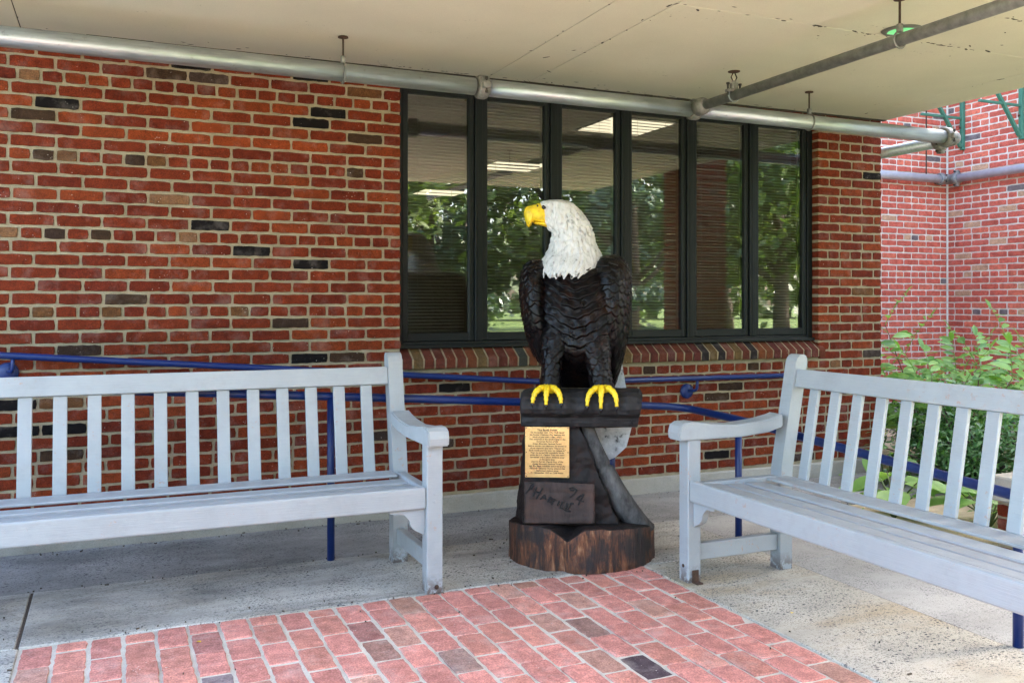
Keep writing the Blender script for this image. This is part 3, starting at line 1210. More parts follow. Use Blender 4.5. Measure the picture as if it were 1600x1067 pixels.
def hanger(t, x, y, z, r, axis='x'):
    """ring clamp, rod and ceiling flange"""
    bm = B()
    mt = Matrix.Translation((x, y, z)) @ (Matrix.Rotation(R(90), 4, 'Y') if axis == 'x' else Matrix.Rotation(R(90), 4, 'X'))
    ring = []
    for k in range(25):
        a = 2 * math.pi * k / 24
        ring.append(mt @ Vector(((r + .004) * math.cos(a), (r + .004) * math.sin(a), 0)))
    tube(bm, ring, .0055, 6, False)
    box(bm, x - .012, x + .012, y - .012, y + .012, z + r + .002, z + r + .042, .003)
    o = obj('hanger', bm, M['galv_dull'], t, True)
    bm = B()
    tube(bm, [(x, y, z + r + .03), (x, y, CZ - .002)], .0055, 8)
    obj('rod', bm, M['rod'], o)
    bm = B()
    lathe(bm, [(.028, 0), (.026, .006), (.012, .008)], 12, Matrix.Translation((x, y, CZ - .009)))
    obj('flange', bm, M['rust'], o)


PY, PZ, PR = 4.735, 2.486, .0475
t = thing('sprinkler_main', 'thick shiny galvanised pipe running under the canopy along the wall', 'pipe')
bm = B()
tube(bm, [(-3.2, PY, PZ + .02), (1.84, PY, PZ)], PR, 32)
tube(bm, [(1.86, PY, PZ), (3.27, PY, PZ - .004)], PR, 32)
tube(bm, [(3.29, PY, PZ - .004), (5.45, PY, PZ - .018)], PR, 32)
obj('pipe', bm, M['galv'], t, True)
coupling(t, 1.885, PY, PZ, PR)
hanger(t, 1.102, PY, PZ, PR)
hanger(t, 4.213, PY, PZ - .01, PR)
o = coupling(t, 3.305, PY, PZ - .004, PR, name='tee_fitting')
bm = B()
tube(bm, [(5.44, PY, PZ - .018)] + arc_pts([(5.45, PY, PZ - .018), (5.555, PY, PZ - .018), (5.555, PY + .12, PZ - .018)], .09, 8) + [(5.555, PY + .13, PZ - .018)], PR + .006, 24)
obj('elbow', bm, M['casting'], t, True)
coupling(t, 5.455, PY, PZ - .018, PR + .004)
coupling(t, 5.555, PY + .13, PZ - .018, PR + .004, 'y')
bm = B()
tube(bm, [(5.555, PY + .12, PZ - .02), (5.555, WY - .002, PZ - .03)], PR * .92, 24)
obj('return_pipe', bm, M['galv'], t, True)

t = thing('sprinkler_branch', 'thinner dull grey pipe crossing the canopy towards the camera', 'pipe')
bm = B()
tube(bm, [(3.305, PY - .05, 2.487), (3.305, .8, 2.487)], .029, 24)
obj('pipe', bm, M['galv_dull'], t, True)
bm = B()
lathe(bm, [(.055, 0), (.052, .05), (.036, .08)], 20, Matrix.Translation((3.305, PY - .045, 2.487)) @ Matrix.Rotation(R(90), 4, 'X'))
obj('outlet_collar', bm, M['casting'], t, True)
hanger(t, 3.305, 3.12, 2.487, .032, 'y')
# upright sprinkler head
t = thing('fire_sprinkler', 'small upright fire sprinkler head clamped on the thin pipe', 'sprinkler', (3.305, 4.34, 2.487))
bm = B()
lathe(bm, [(.024, .025), (.024, .07), (.014, .075), (.014, .085)], 12)
box(bm, -.05, .05, -.022, .022, .018, .036, .004)
obj('base', bm, M['casting'], t)
bm = B()
for s in (-1, 1):
    tube(bm, [(s * .009, 0, .085), (s * .02, 0, .105), (s * .004, 0, .135)], .004, 6)
obj('yoke', bm, M['rod'], t)
bm = B()
lathe(bm, [(.006, .130), (.034, .136), (.036, .140), (.004, .146)], 16)
obj('deflector', bm, M['rust'], t)
for s in (-1, 1):
    bm = B()
    lathe(bm, [(.006, .0), (.006, .06), (.010, .062), (.010, .072)], 8, Matrix.Translation((s * .043, 0, 0)))
    obj('bolt', bm, M['bolt'], t)
bm = B()
ring = [Vector((.0 + .0, .036 * math.cos(a), .036 * math.sin(a))) for a in [2 * math.pi * k / 16 for k in range(17)]]
tube(bm, [Vector((.036 * math.cos(2 * math.pi * k / 16), 0, .036 * math.sin(2 * math.pi * k / 16))) for k in range(17)], .004, 6, False)
obj('strap', bm, M['galv'], t)

# pipe on the far walls
t = thing('far_wall_pipe', 'grey pipe running across both far brick walls and round their corner', 'pipe')
bm = B()
tube(bm, [(5.6, WY - .1, 2.645), (WX - .2, WY - .1, 2.645)], .044, 18)
tube(bm, [(WX - .1, WY - .2, 2.645), (WX - .1, 1.95, 2.67)], .044, 18)
obj('pipe', bm, M['galv_pale'], t, True)
bm = B()
tube(bm, arc_pts([(WX - .22, WY - .1, 2.645), (WX - .1, WY - .1, 2.645), (WX - .1, WY - .22, 2.645)], .09, 8), .056, 18)
obj('elbow', bm, M['casting'], t, True)
coupling(t, WX - .21, WY - .1, 2.645, .05)
coupling(t, WX - .1, WY - .21, 2.645, .05, 'y')
bm = B()
tube(bm, [(8.12, WY - .1, 2.69), (8.12, WY - .1, 4.2)], .007, 8)
obj('rod', bm, M['rod'], t)
# small blue stubs past the corner
t = thing('blue_peg', 'short upright blue metal tab peeking past the brick corner', 'peg', (5.445, 5.36, 1.66))
bm = B()
box(bm, -.012, .012, -.012, .012, 0, .095, .003)
box(bm, -.06, -.011, -.008, .008, .03, .05, .002)
obj('tab', bm, M['blue'], t)
t = thing('blue_hook', 'short level blue metal bar peeking past the brick corner, the lower one', 'peg', (5.40, 5.40, 1.165))
bm = B()
tube(bm, [(-.03, 0, 0), (.115, 0, 0), (.12, 0, .012)], .011, 10)
obj('bar', bm, M['blue'], t)

# ceiling vent
t = thing('ceiling_vent', 'round ceiling vent with green fins beside the thin pipe', 'vent', (3.70, 3.478, CZ - .001))
bm = B()
prof = [(.07, -.001), (.072, -.010), (.094, -.008), (.100, -.001)]
V = [[bm.verts.new((r * math.cos(2 * math.pi * k / 32), r * math.sin(2 * math.pi * k / 32), z)) for k in range(32)] for r, z in prof]
for a, b in zip(V, V[1:]):
    for k in range(32):
        bm.faces.new((a[k], b[k], b[(k + 1) % 32], a[(k + 1) % 32]))
obj('trim_ring', bm, M['ventrim'], t, True)
bm = B()
lathe(bm, [(.071, -.0008), (.071, -.002)], 32)
obj('back_plate', bm, M['rubber'], t)
for k in range(5):
    x = -.05 + k * .025
    hl = math.sqrt(max(.07 ** 2 - x * x, .0001)) * .95
    bm = B()
    mt = Matrix.Translation((0, x, -.006)) @ Matrix.Rotation(R(-30), 4, 'X')
    box(bm, -hl, hl, -.008, .008, -.001, .001, 0, mt)
    obj('fin', bm, M['vent'], t)

# ------------------------------------------------------------------ rails
t = thing('wall_handrail', 'slim blue handrail fixed along the brick wall, sloping down to the right', 'handrail')
bm = B()
ry = WALL - .085
tube(bm, [(-3.0, ry, 1.30), (-.52, ry, 1.02), (1.57, ry, .858), (2.42, ry, .79), (2.75, ry, .776), (4.75, ry, .762)], .0175, 16)
obj('rail', bm, M['blue'], t, True)
for x, z in ((-.495, 1.02), (3.62, .768)):
    bm = B()
    tube(bm, arc_pts([(x + .03, ry, z - .012), (x + .03, ry, z - .085), (x, WALL - .012, z - .088)], .04, 6), .0095, 10)
    o = obj('rail_bracket', bm, M['blue'], t, True)
    bm = B()
    lathe(bm, [(.052, 0), (.050, .010), (.030, .018), (.014, .022)], 24, Matrix.Translation((x, WALL - .001, z - .092)) @ Matrix.Rotation(R(90), 4, 'X'))
    obj('rosette', bm, M['blue'], o, True)
t = thing('outer_handrail', 'thick blue handrail on posts, running behind both benches and turning the corner', 'handrail')
bm = B()
oy = 4.53
tube(bm, arc_pts([(-3.0, oy, 1.08), (.34, oy, .862), (2.05, oy, .742), (2.72, oy, .697), (3.075, oy - .01, .668), (3.115, 4.05, .648), (3.10, 2.38, .56), (3.10, 1.2, .50)], .14, 7), .021, 18)
obj('rail', bm, M['blue'], t, True)
for x, y, z in ((.992, 4.527, .815), (2.60, 4.53, .70), (3.118, 4.055, .64), (3.095, 2.362, .55), (-.9, 4.53, .94)):
    bm = B()
    tube(bm, [(x, y, -.02), (x, y, z)], .0188, 14)
    obj('post', bm, M['blue'], t, True)


# ------------------------------------------------------------------ benches
def make_bench(label):
    LB, D, G = 2.29, .60, 'painted wooden benches'
    t = thing('garden_bench', label, 'bench', (0, 0, 0), 0, G)
    PW = .074
    lean = lambda z: .0 if z < .46 else (z - .46) / .57 * .10

    def post(x0):
        bm = B()
        rows = []
        prof = []
        zs = [0, .2, .44, .5, .62, .8, .99, 1.012, 1.026, 1.032]
        ins = [0, 0, 0, 0, 0, 0, 0, .004, .014, .028]
        for z, k in zip(zs, ins):
            y0 = D - .072 + lean(z)
            rows.append([(x0, y0 + k, z), (x0 + PW, y0 + k, z), (x0 + PW, y0 + .07 - k, z), (x0, y0 + .07 - k, z)])
        loft(bm, rows)
        bmesh.ops.bevel(bm, geom=[e for e in bm.edges if e.calc_face_angle(0) > .6], offset=.004, segments=1, affect='EDGES')
        obj('back_leg', bm, M['bench'], t)

    def front(x0):
        bm = B()
        box(bm, x0, x0 + PW, 0, .07, 0, .655, .004)
        for zz_ in (.13, .405, .44):
            lathe(bm, [(.0075, 0), (.0075, .0012), (.003, .002)], 10, Matrix.Translation((x0 + PW / 2, -.0002, zz_)) @ Matrix.Rotation(R(90), 4, 'X'))
        obj('front_leg', bm, M['bench'], t)

    def arm(x0):
        bm = B()
        top = [(-.052, .655), (-.056, .69), (-.047, .722), (-.022, .736), (.03, .737), (.12, .724), (.26, .714), (.40, .724), (.50, .742), (.535, .752)]
        bot = [(.535, .690), (.45, .668), (.30, .655), (.0, .655)]
        poly = top + bot
        prism(bm, poly, x0 - .012, x0 + PW + .012, 'x')
        bmesh.ops.bevel(bm, geom=[e for e in bm.edges if len(e.link_faces) == 2 and e.calc_face_angle(0) > 1.2], offset=.006, segments=2, affect='EDGES')
        obj('armrest', bm, M['bench'], t)

    def stretcher(x0):
        bm = B()
        box(bm, x0 + .018, x0 + PW - .018, .0705, D - .073, .095, .172, .004)
        obj('stretcher', bm, M['bench'], t)

    def side_rail(x0):
        bm = B()
        box(bm, x0 + .012, x0 + PW - .016, .0705, D - .073, .365, .452, .004)
        obj('side_rail', bm, M['bench'], t)

    def gusset(x, s):
        bm = B()
        P = [(0, 0), (.165, 0), (.158, -.012), (.135, -.018), (.108, -.016), (.09, -.026), (.072, -.046), (.062, -.075), (.048, -.092), (.026, -.104), (0, -.118)]
        prism(bm, [(x + s * a, .3745 + b) for a, b in P], .028, .060)
        obj('gusset', bm, M['bench'], t)
    for x0 in (-PW, -LB):
        post(x0)
        front(x0)
        arm(x0)
        stretcher(x0)
        side_rail(x0)
    gusset(-PW - .001, -1)
    gusset(-LB + PW + .001, 1)
    bm = B()
    box(bm, -LB + PW + .001, -PW - .001, .004, .036, .376, .472, .011, seg=3)
    obj('front_rail', bm, M['bench'], t)
    # seat slats on a dished curve
    for k, (y0, w, z) in enumerate(((.040, .046, .458), (.106, .084, .447), (.214, .088, .437), (.326, .090, .436), (.440, .112, .452))):
        bm = B()
        a = R((-5, -4, -2.5, .5, 2.)[k])
        mt = Matrix.Translation((0, y0, z)) @ Matrix.Rotation(a, 4, 'X')
        e = 0.0 if k in (1, 2, 3) else PW + .002
        if k == 0:
            e = PW + .001
        box(bm, -LB + e, -e, 0, w, -.013, 0, .004, mt)
        obj('seat_slat', bm, M['bench'], t)
    # backrest
    y0 = D - .072
    sh = math.atan2(.10, .57)
    mt = Matrix.Translation((0, y0, .46)) @ Matrix.Rotation(-sh, 4, 'X')
    bm = B()
    box(bm, -LB + PW + .001, -PW - .001, .010, .058, .425, .513, .006, mt, 2)
    obj('top_rail', bm, M['bench'], t)
    bm = B()
    box(bm, -LB + PW + .001, -PW - .001, .012, .050, -.035, .0, .004, mt)
    obj('lower_rail', bm, M['bench'], t)
    x = -PW - .0825
    for k in range(15):
        bm = B()
        box(bm, x - .056, x, .024, .044, -.0005, .4255, .0025, mt)
        obj('back_slat', bm, M['bench'], t)
        x -= .1365
    return t


def dup(root, label, loc, rz):
    r = root.copy()
    COL.objects.link(r)
    r['label'] = label
    r.location = loc
    r.rotation_euler = (0, 0, rz)
    for c_ in list(root.children):
        k = c_.copy()
        COL.objects.link(k)
        k.parent = r
        for g in c_.children:
            h = g.copy()
            COL.objects.link(h)
            h.parent = k
    return r


bl = make_bench('pale grey slatted bench on the left, its back parallel to the brick wall')
bl.location = (1.335, 3.82, 0)
br = dup(bl, 'pale grey slatted bench on the right, turned sideways with garden behind its back', (2.403, 3.565 - 2.29, 0), R(-90))
bm = B()
box(bm, -2.29 + .0745, -2.29 + .115, .02, .055, .003, .009, .001)
box(bm, -2.29 + .0745, -2.29 + .0795, .02, .055, .009, .06, .001)
o = obj('foot_bracket', bm, M['rust'], br)
bm = B()
lathe(bm, [(.008, 0), (.008, .003), (.003, .005)], 10, Matrix.Translation((-2.29 + .037, -.001, .075)) @ Matrix.Rotation(R(90), 4, 'X'))
obj('bolt', bm, M['rust'], br)
bm = B()
lathe(bm, [(.010, 0), (.010, .004), (.004, .007)], 10, Matrix.Translation((-.03, -.001, .03)) @ Matrix.Rotation(R(90), 4, 'X'))
obj('bolt', bm, M['rust'], bl)

# ------------------------------------------------------------------ the carved eagle
EG = thing('eagle_carving', 'carved wooden bald eagle with white head and yellow beak perched on dark wooden stump', 'statue', (2.197, 4.137, 0), -YAW - R(4.38))
SE, SP = 310.0, 323.0


def ex(px, s=SE):
    return (px - 909) / s


def ez(py, s=SE):
    return CAMH - (py - HY) / s


def saw(t):
    f = t - math.floor(t)
    return (1 - f) if f > .18 else f / .18 * .82


def sculpt(name, tab, mat, nseg, nring, disp, power=2.3, zlo=None, zhi=None, bottom=None, parent=EG):
    """stack of rounded sections: tab rows (z, x0, x1, yfront, yback); disp(u angle, z, nx, ny)->outward push"""
    zlo = tab[0][0] if zlo is None else zlo
    zhi = tab[-1][0] if zhi is None else zhi
    rings = []
    for i in range(nring + 1):
        s = i / nring
        ring = []
        for k in range(nseg):
            a = 2 * math.pi * k / nseg
            z = zlo + (zhi - zlo) * s
            if bottom is not None:
                zb = bottom(a)
                z = zb + (zhi - zb) * s
            x0, x1, yf, yb = interp(tab, z)
            ca, sa = math.cos(a), math.sin(a)
            rx, ry = (x1 - x0) / 2, (yb - yf) / 2
            ux = math.copysign(abs(ca) ** (2 / power), ca)
            uy = math.copysign(abs(sa) ** (2 / power), sa)
            x, y = (x0 + x1) / 2 + rx * ux, (yf + yb) / 2 + ry * uy
            dd = disp(a, z, x, y)
            x += dd * ca
            y += dd * sa
            ring.append((x, y, z))
        rings.append(ring)
    bm = B()
    loft(bm, rings)
    return obj(name, bm, mat, parent, True)


def scale(u, v, h, w):
    """carved overlapping feathers: height 0..1 at (u across, v downwards); upper rows lie over the lower ones"""
    r = math.floor(v / h)
    for row in (r - 2, r - 1, r, r + 1):
        k = u / w + .5 * (row % 2)
        i = math.floor(k)
        du = k - i - .5
        rj = .30 * noise.noise(Vector((i * 3.7, row * 5.3, 1.5)))
        tip = (row + 1.35 + rj) * h - h * 2.2 * du * du
        if v < tip:
            t = (tip - v) / (2.0 * h)
            edge = min(1, (tip - v) / (.10 * h))
            return (1 - min(1, t)) * (.55 + .45 * edge) * (1 - .35 * abs(du) * 2)
    return 0


# body: rows of V shaped breast feathers
body = [(.845, -.15, .15, .02, .20), (.93, -.17, .165, -.075, .22), (1.0, -.19, .18, -.165, .23), (1.06, -.203, .195, -.198, .23), (1.12, -.215, .205, -.212, .235),
        (1.25, -.232, .215, -.225, .235), (1.38, -.232, .205, -.21, .22), (1.45, -.215, .165, -.17, .18), (1.50, -.16, .10, -.10, .12)]


def d_body(a, z, x, y):
    ax = math.sqrt((x + .02) ** 2 + .0009)
    w = (.62 if z > 1.1 else .62) * ax + .014 * nz(x * 6, 1.7, z * 5) + .004 * nz(x * 26, y * 9, z * 12)
    v = -z + w
    row = math.floor(v / .047)
    v2 = v + .010 * abs(math.sin(x * 52 + row * 1.9 + 1.5 * nz(x * 8, row * 2.3, 6))) + .005 * nz(x * 18, row * 3.1, 2)
    s_ = .86 * saw(-v2 / .047) + .14 * scale(x, v, .03, .04)
    amp = .025 * min(1, max(0, (z - .95) * 6))
    return amp * (s_ - .4) + .0045 * nz(x * 34, y * 34, z * 26)



sculpt('body', body, M['feather'], 280, 230, d_body)


def d_wing(side):
    def f(a, z, x, y):
        u = y * 1.0 + x * .7 * side
        uu = u + .006 * nz(x * 9, y * 9, z * 9)
        v = -z - .22 * y + .014 * nz(x * 8, y * 8, z * 6)
        long_ = max(0, min(1, (1.20 - z) * 7))
        top = scale(uu, v, .036, .045)
        low = scale(uu + .16 * z, v * .32, .036, .036)
        amp = .019 * min(1, max(.2, (z - .86) * 4))
        return amp * ((top * (1 - long_) + low * long_) - .4) + .0035 * nz(x * 40, y * 40, z * 30)
    return f


lw = [(.955, ex(846), ex(852), -.05, .10), (1.0, ex(836), ex(862), -.09, .15), (1.055, ex(827), ex(866), -.12, .18), (1.13, ex(820.5), ex(864), -.15, .21), (1.22, ex(815), ex(862), -.175, .24),
      (1.34, ex(811), ex(860), -.19, .24), (1.42, ex(813), ex(858), -.18, .22), (1.465, ex(817.5), ex(858), -.15, .19), (1.494, ex(825), ex(852), -.095, .13), (1.506, ex(834), ex(843), -.02, .05)]
rw = [(.855, ex(956), ex(962), .0, .13), (.90, ex(947), ex(967), -.04, .17), (.954, ex(940), ex(972), -.08, .20), (1.086, ex(931), ex(980), -.15, .24), (1.22, ex(925), ex(984), -.19, .26),
      (1.354, ex(922), ex(986), -.205, .26), (1.43, ex(922), ex(985), -.20, .24), (1.48, ex(925), ex(980), -.165, .21), (1.512, ex(934), ex(972), -.105, .15), (1.527, ex(948), ex(961), -.02, .05)]
sculpt('wing', lw, M['feather'], 230, 240, d_wing(-1))
sculpt('wing', rw, M['feather'], 230, 240, d_wing(1))


# legs
def leg(pts):
    bm = B()
    rings = []
    N, S = 110, 100
    tab = sorted([(p[2], p[0], p[1], p[3], p[4]) for p in pts])
    for i in range(N + 1):
        z = tab[0][0] + (tab[-1][0] - tab[0][0]) * i / N
        x, y, rx, ry = interp(tab, z)
        ring = []
        for k in range(S):
            a = 2 * math.pi * k / S
            u = a * .06
            dd = .012 * (scale(a * .06 + .004 * nz(math.cos(a) * 3, math.sin(a) * 3, z * 9), -z + .008 * nz(math.cos(a) * 2, math.sin(a) * 2, z * 7), .030, .0471) - .4) + .004 * nz(math.cos(a) * 3, math.sin(a) * 3, z * 30)
            ring.append((x + (rx + dd) * math.cos(a), y + (ry + dd) * math.sin(a), z))
        rings.append(ring)
    loft(bm, rings)
    return obj('leg', bm, M['feather'], EG, True)


leg([(-.115, -.10, 1.16, .085, .09), (-.135, -.14, 1.06, .065, .07), (-.150, -.17, .96, .046, .05), (-.155, -.18, .862, .052, .052)])
leg([(.055, -.10, 1.16, .095, .09), (.070, -.14, 1.06, .075, .075), (.085, -.17, .96, .056, .055), (.103, -.18, .862, .058, .055)])

# perch top and front, in eagle space
PZT = .846


def foot(x, y, spread):
    y -= .012
    bm = B()
    lathe(bm, [(.030, -.004), (.034, .012), (.028, .03)], 14, Matrix.Translation((x, y - .03, PZT)) )
    root = obj('foot', bm, M['foot'], EG, True)
    for dx, reach, drop in spread:
        bm = B()
        P = [(x + dx * .15, y - .035, PZT + .022), (x + dx * .5, y - .075, PZT + .024), (x + dx * .85, y - .100, PZT + .006), (x + dx, y - .112, PZT - .022), (x + dx * 1.03, y - .117, PZT - drop)]
        Q = []
        for a, b in zip(P, P[1:]):
            for k in range(4):
                Q.append(Vector(a).lerp(Vector(b), k / 4))
        Q.append(Vector(P[-1]))
        sm_ = [Q[0]] + [(Q[i - 1] + Q[i] * 2 + Q[i + 1]) / 4 for i in range(1, len(Q) - 1)] + [Q[-1]]
        rr = [.0170 - .0095 * (i / (len(sm_) - 1)) ** 1.6 + .0018 * math.sin(i * 2.1) for i in range(len(sm_))]
        tube(bm, sm_, rr, 9)
        obj('toe', bm, M['foot'], root, True)
        bm = B()
        e = sm_[-1]
        tube(bm, [e + Vector((0, -.001, .004)), e + Vector((0, -.002, -.012)), e + Vector((0, .004, -.024))], [.006, .0048, .0012], 8)
        obj('talon', bm, M['eye'], root, True)


foot(-.165, -.185, [(-.068, 0, .044), (-.005, 0, .052), (.065, 0, .044)])
foot(.10, -.185, [(-.072, 0, .056), (-.008, 0, .068), (.065, 0, .058)])

# head and neck
head = [(1.400, ex(843), ex(926), -.225, .13), (1.44, ex(840), ex(936), -.205, .13), (1.475, ex(842), ex(943), -.185, .125), (1.535, ex(853), ex(939), -.145, .10),
        (1.585, ex(858.5), ex(932), -.125, .075), (1.61, ex(860.5), ex(930), -.118, .065), (1.64, ex(861), ex(927.5), -.112, .058), (1.662, ex(855), ex(926), -.108, .055), (1.678, ex(850), ex(923.5), -.106, .052), (1.71, ex(846.5), ex(918.5), -.105, .050),
        (1.74, ex(844.5), ex(911.5), -.102, .048), (1.765, ex(843), ex(904), -.098, .043), (1.788, ex(843), ex(896), -.088, .034), (1.800, ex(847), ex(889), -.072, .02), (1.807, ex(856), ex(880), -.05, .0)]


def fringe(a):
    j = .030 * (2 * abs(((a * 25 / (2 * math.pi) + .35 * nz(math.cos(a) * 5, math.sin(a) * 5, 8)) % 1) - .5)) ** 1.3 + .014 * nz(math.cos(a) * 6, math.sin(a) * 6, 3)
    side = (1 - max(0, -math.sin(a))) ** 1.4
    return 1.398 + .078 * side * (1 if math.cos(a) > 0 else .8) + j


def d_head(a, z, x, y):
    w = nz(x * 6, y * 6, z * 3) * .8
    low = max(0, min(1, (1.62 - z) * 6))
    strand = noise.noise(Vector((math.cos(a + w * .1) * 9, math.sin(a + w * .1) * 9, z * 5)))
    s2 = noise.noise(Vector((x * 30 + z * 22, y * 30, z * 26 - x * 16)))
    dd = .0075 * (abs(strand) * 1.6 - .4) * low + .0065 * (1 - low) * (abs(s2) * 2 - .6) + .003 * noise.noise(Vector((x * 60, y * 60, z * 24)))
    # brow over the eye, hollow behind it
    ey = ((x - ex(853)) / .03) ** 2 + ((z - 1.775) / .016) ** 2
    if y < -.03:
        dd += .010 * math.exp(-ey)
        e2 = ((x - ex(851)) / .02) ** 2 + ((z - 1.758) / .012) ** 2
        dd -= .006 * math.exp(-e2)
    dd += .008 * max(0, min(1, (1.52 - z) / .1))
    return dd


sculpt('head', head, M['white'], 300, 190, d_head, 2.1, bottom=fringe)
# beak: rounded outline built up in layers
def pillow(name, outline, yc, half, mat, parent, layers=7, smooth=True):
    cx_ = sum(p[0] for p in outline) / len(outline)
    cz_ = sum(p[1] for p in outline) / len(outline)
    rings = []
    for i in range(-layers, layers + 1):
        t = i / layers
        k = (1 - abs(t) ** 2.6) ** .5
        k = max(k, .05)
        rings.append([(cx_ + (p[0] - cx_) * k, yc + half * t, cz_ + (p[1] - cz_) * k) for p in outline])
    bm = B()
    loft(bm, rings)
    bmesh.ops.recalc_face_normals(bm, faces=bm.faces)
    return obj(name, bm, mat, parent, smooth)


def smooth_poly(P, it=2):
    for _ in range(it):
        Q = []
        for a, b in zip(P, P[1:] + P[:1]):
            Q.append((a[0] * .75 + b[0] * .25, a[1] * .75 + b[1] * .25))
            Q.append((a[0] * .25 + b[0] * .75, a[1] * .25 + b[1] * .75))
        P = Q
    return P


up = [(858, 316), (845, 314.5), (833, 318), (822, 320.5), (817.3, 327), (818.3, 338), (821, 347), (824.8, 355.5), (829, 350), (831.5, 345), (840, 346), (858, 349)]
bk = pillow('beak', smooth_poly([(ex(a), ez(b)) for a, b in up], 1), -.03, .052, M['beak'], EG)
lo = [(858, 346), (842, 345.5), (832.5, 345.5), (834, 348.5), (846, 351.5), (858, 354)]
pillow('mandible', smooth_poly([(ex(a), ez(b)) for a, b in lo], 1), -.03, .042, M['beak'], bk)
bm = B()
bmesh.ops.create_uvsphere(bm, u_segments=8, v_segments=6, radius=.005, matrix=Matrix.Translation((ex(840), -.071, ez(321))) @ Matrix.Diagonal((1, .6, 1.3, 1)))
obj('nostril', bm, M['eye'], bk, True)
bm = B()
bmesh.ops.create_uvsphere(bm, u_segments=16, v_segments=12, radius=.0115, matrix=Matrix.Translation((ex(850.0), -.0785, ez(323.5))) @ Matrix.Diagonal((1, .9, 1, 1)))
obj('eye', bm, M['eye'], EG, True)

# tail: broad white wedge behind the perch
bm = B()
tl = [(912, 560), (972, 560), (978, 600), (986, 640), (988, 672), (980, 702), (962, 719), (943, 727), (928, 700), (912, 672)]
P = [(ex(a, 300), ez(b, 300)) for a, b in tl]
prism(bm, P, .17, .215)
bmesh.ops.bevel(bm, geom=[e for e in bm.edges if e.calc_face_angle(0) > .9], offset=.008, segments=2, affect='EDGES')
obj('tail', bm, M['tail'], EG)


# stump
def stump():
    bm = B()
    rings = []
    S = 160
    prof = [(0, 0.0), (.0, .002), (.0, .03), (.0, .06), (.0, .09), (.0, .12), (.0, .145), (.012, .158), (.045, .166), (.12, .178), (.22, .186), (.345, .188)]
    for ins, z in prof:
        ring = []
        for k in range(S):
            a = 2 * math.pi * k / S
            ca, sa = math.cos(a), math.sin(a)
            r = .362 * (1 + .025 * math.sin(2 * a + .5) + .02 * nz(ca * 1.5, sa * 1.5, 1))
            notch = math.exp(-((a - 4.42) / .09) ** 2) * .03
            r -= notch
            rr = r - ins
            if ins < .05 and z > 0.001:
                rr += .008 * nz(ca * 16, sa * 16, z * 4) + .006 * abs(nz(ca * 34, sa * 34, z * 6))
            if z < .02:
                rr += .004
            rr = max(rr, .01)
            zz = z
            front = max(0, -sa)
            top = .150 + .058 * front ** .8 + .012 * max(0, -ca) - .062 * math.exp(-((a - 4.50) / .17) ** 2) + .006 * nz(ca * 5, sa * 5, 2)
            if z <= .145:
                zz = z / .145 * top
            else:
                fade = min(1, max(0, (ins - .03) / .2))
                zz = (top + (z - .145) * .35) * (1 - fade) + (.188 + .02 * front * (1 - fade)) * fade
            ring.append((rr * ca, rr * sa, zz + .003 * nz(ca * 9, sa * 9, z * 20) * (z > .05)))
        rings.append(ring)
    loft(bm, rings)
    o = obj('stump', bm, M['stump'], EG, True)
    o.data.materials.append(M['post'])
    for p in o.data.polygons:
        if p.normal.z > .55 and p.center.z > .1:
            p.material_index = 1


stump()


def rough_prism(name, front, back, mat, nu=26, nv=26, amp=.006, seed=0, stretch=(5, 5, 16)):
    """box-like solid between two quads (each: bl, br, tr, tl in x,y,z), finely divided and hacked about"""
    bm = B()

    def lerp3(c, u, v):
        a = Vector(c[0]).lerp(Vector(c[1]), u)
        b = Vector(c[3]).lerp(Vector(c[2]), u)
        return a.lerp(b, v)
    q = [front, back]
    faces = [(front, 1), ([back[1], back[0], back[3], back[2]], 1), ([back[0], front[0], front[3], back[3]], 1), ([front[1], back[1], back[2], front[2]], 1),
             ([front[3], front[2], back[2], back[3]], 1), ([back[0], back[1], front[1], front[0]], 1)]
    for c, _ in faces:
        g = [[bm.verts.new(lerp3(c, i / nu, j / nv)) for i in range(nu + 1)] for j in range(nv + 1)]
        for j in range(nv):
            for i in range(nu):
                bm.faces.new((g[j][i], g[j][i + 1], g[j + 1][i + 1], g[j + 1][i]))
    bmesh.ops.remove_doubles(bm, verts=bm.verts, dist=.0008)
    bm.normal_update()
    mv = []
    for v in bm.verts:
        p = v.co
        k = nz(p.x * stretch[0] + seed, p.y * stretch[1], p.z * stretch[2]) + .5 * nz(p.x * 30 + seed, p.y * 30, p.z * 60)
        mv.append((v, v.normal * k * amp))
    for v, m_ in mv:
        v.co += m_
    return obj(name, bm, mat, EG, True)


def P3(px, py, y, s):
    return ((px - 909) / s, y, CAMH - (py - HY) / s)


# main post: front plane carries the plaque, its left flank is cut back
rough_prism('post', [P3(817, 824, -.245, SP), P3(968, 824, -.20, SP), P3(902, 660, -.205, SP), P3(822, 640, -.205, SP)],
            [(-.345, .08, .17), (.20, .14, .17), (.02, .13, .74), (-.285, .10, .74)], M['post'], 44, 54, .011, 3)
# shoulder of the post beneath the perch
rough_prism('post_shoulder', [P3(816, 668, -.215, SP), P3(900, 672, -.22, SP), P3(912, 640, -.24, SP), P3(816, 622, -.22, SP)],
            [(-.30, .12, .66), (.02, .13, .66), (.02, .13, .82), (-.29, .12, .80)], M['post'], 26, 20, .006, 9)
# signature panel
rough_prism('carved_panel', [P3(819, 819, -.292, 326), P3(929, 819, -.287, 326), P3(929, 757, -.280, 326), P3(819, 755, -.282, 326)],
            [P3(819, 821, -.20, 318), P3(929, 821, -.20, 318), P3(929, 757, -.20, 318), P3(819, 755, -.20, 318)], M['panel'], 30, 24, .004, 5, (3, 3, 40))

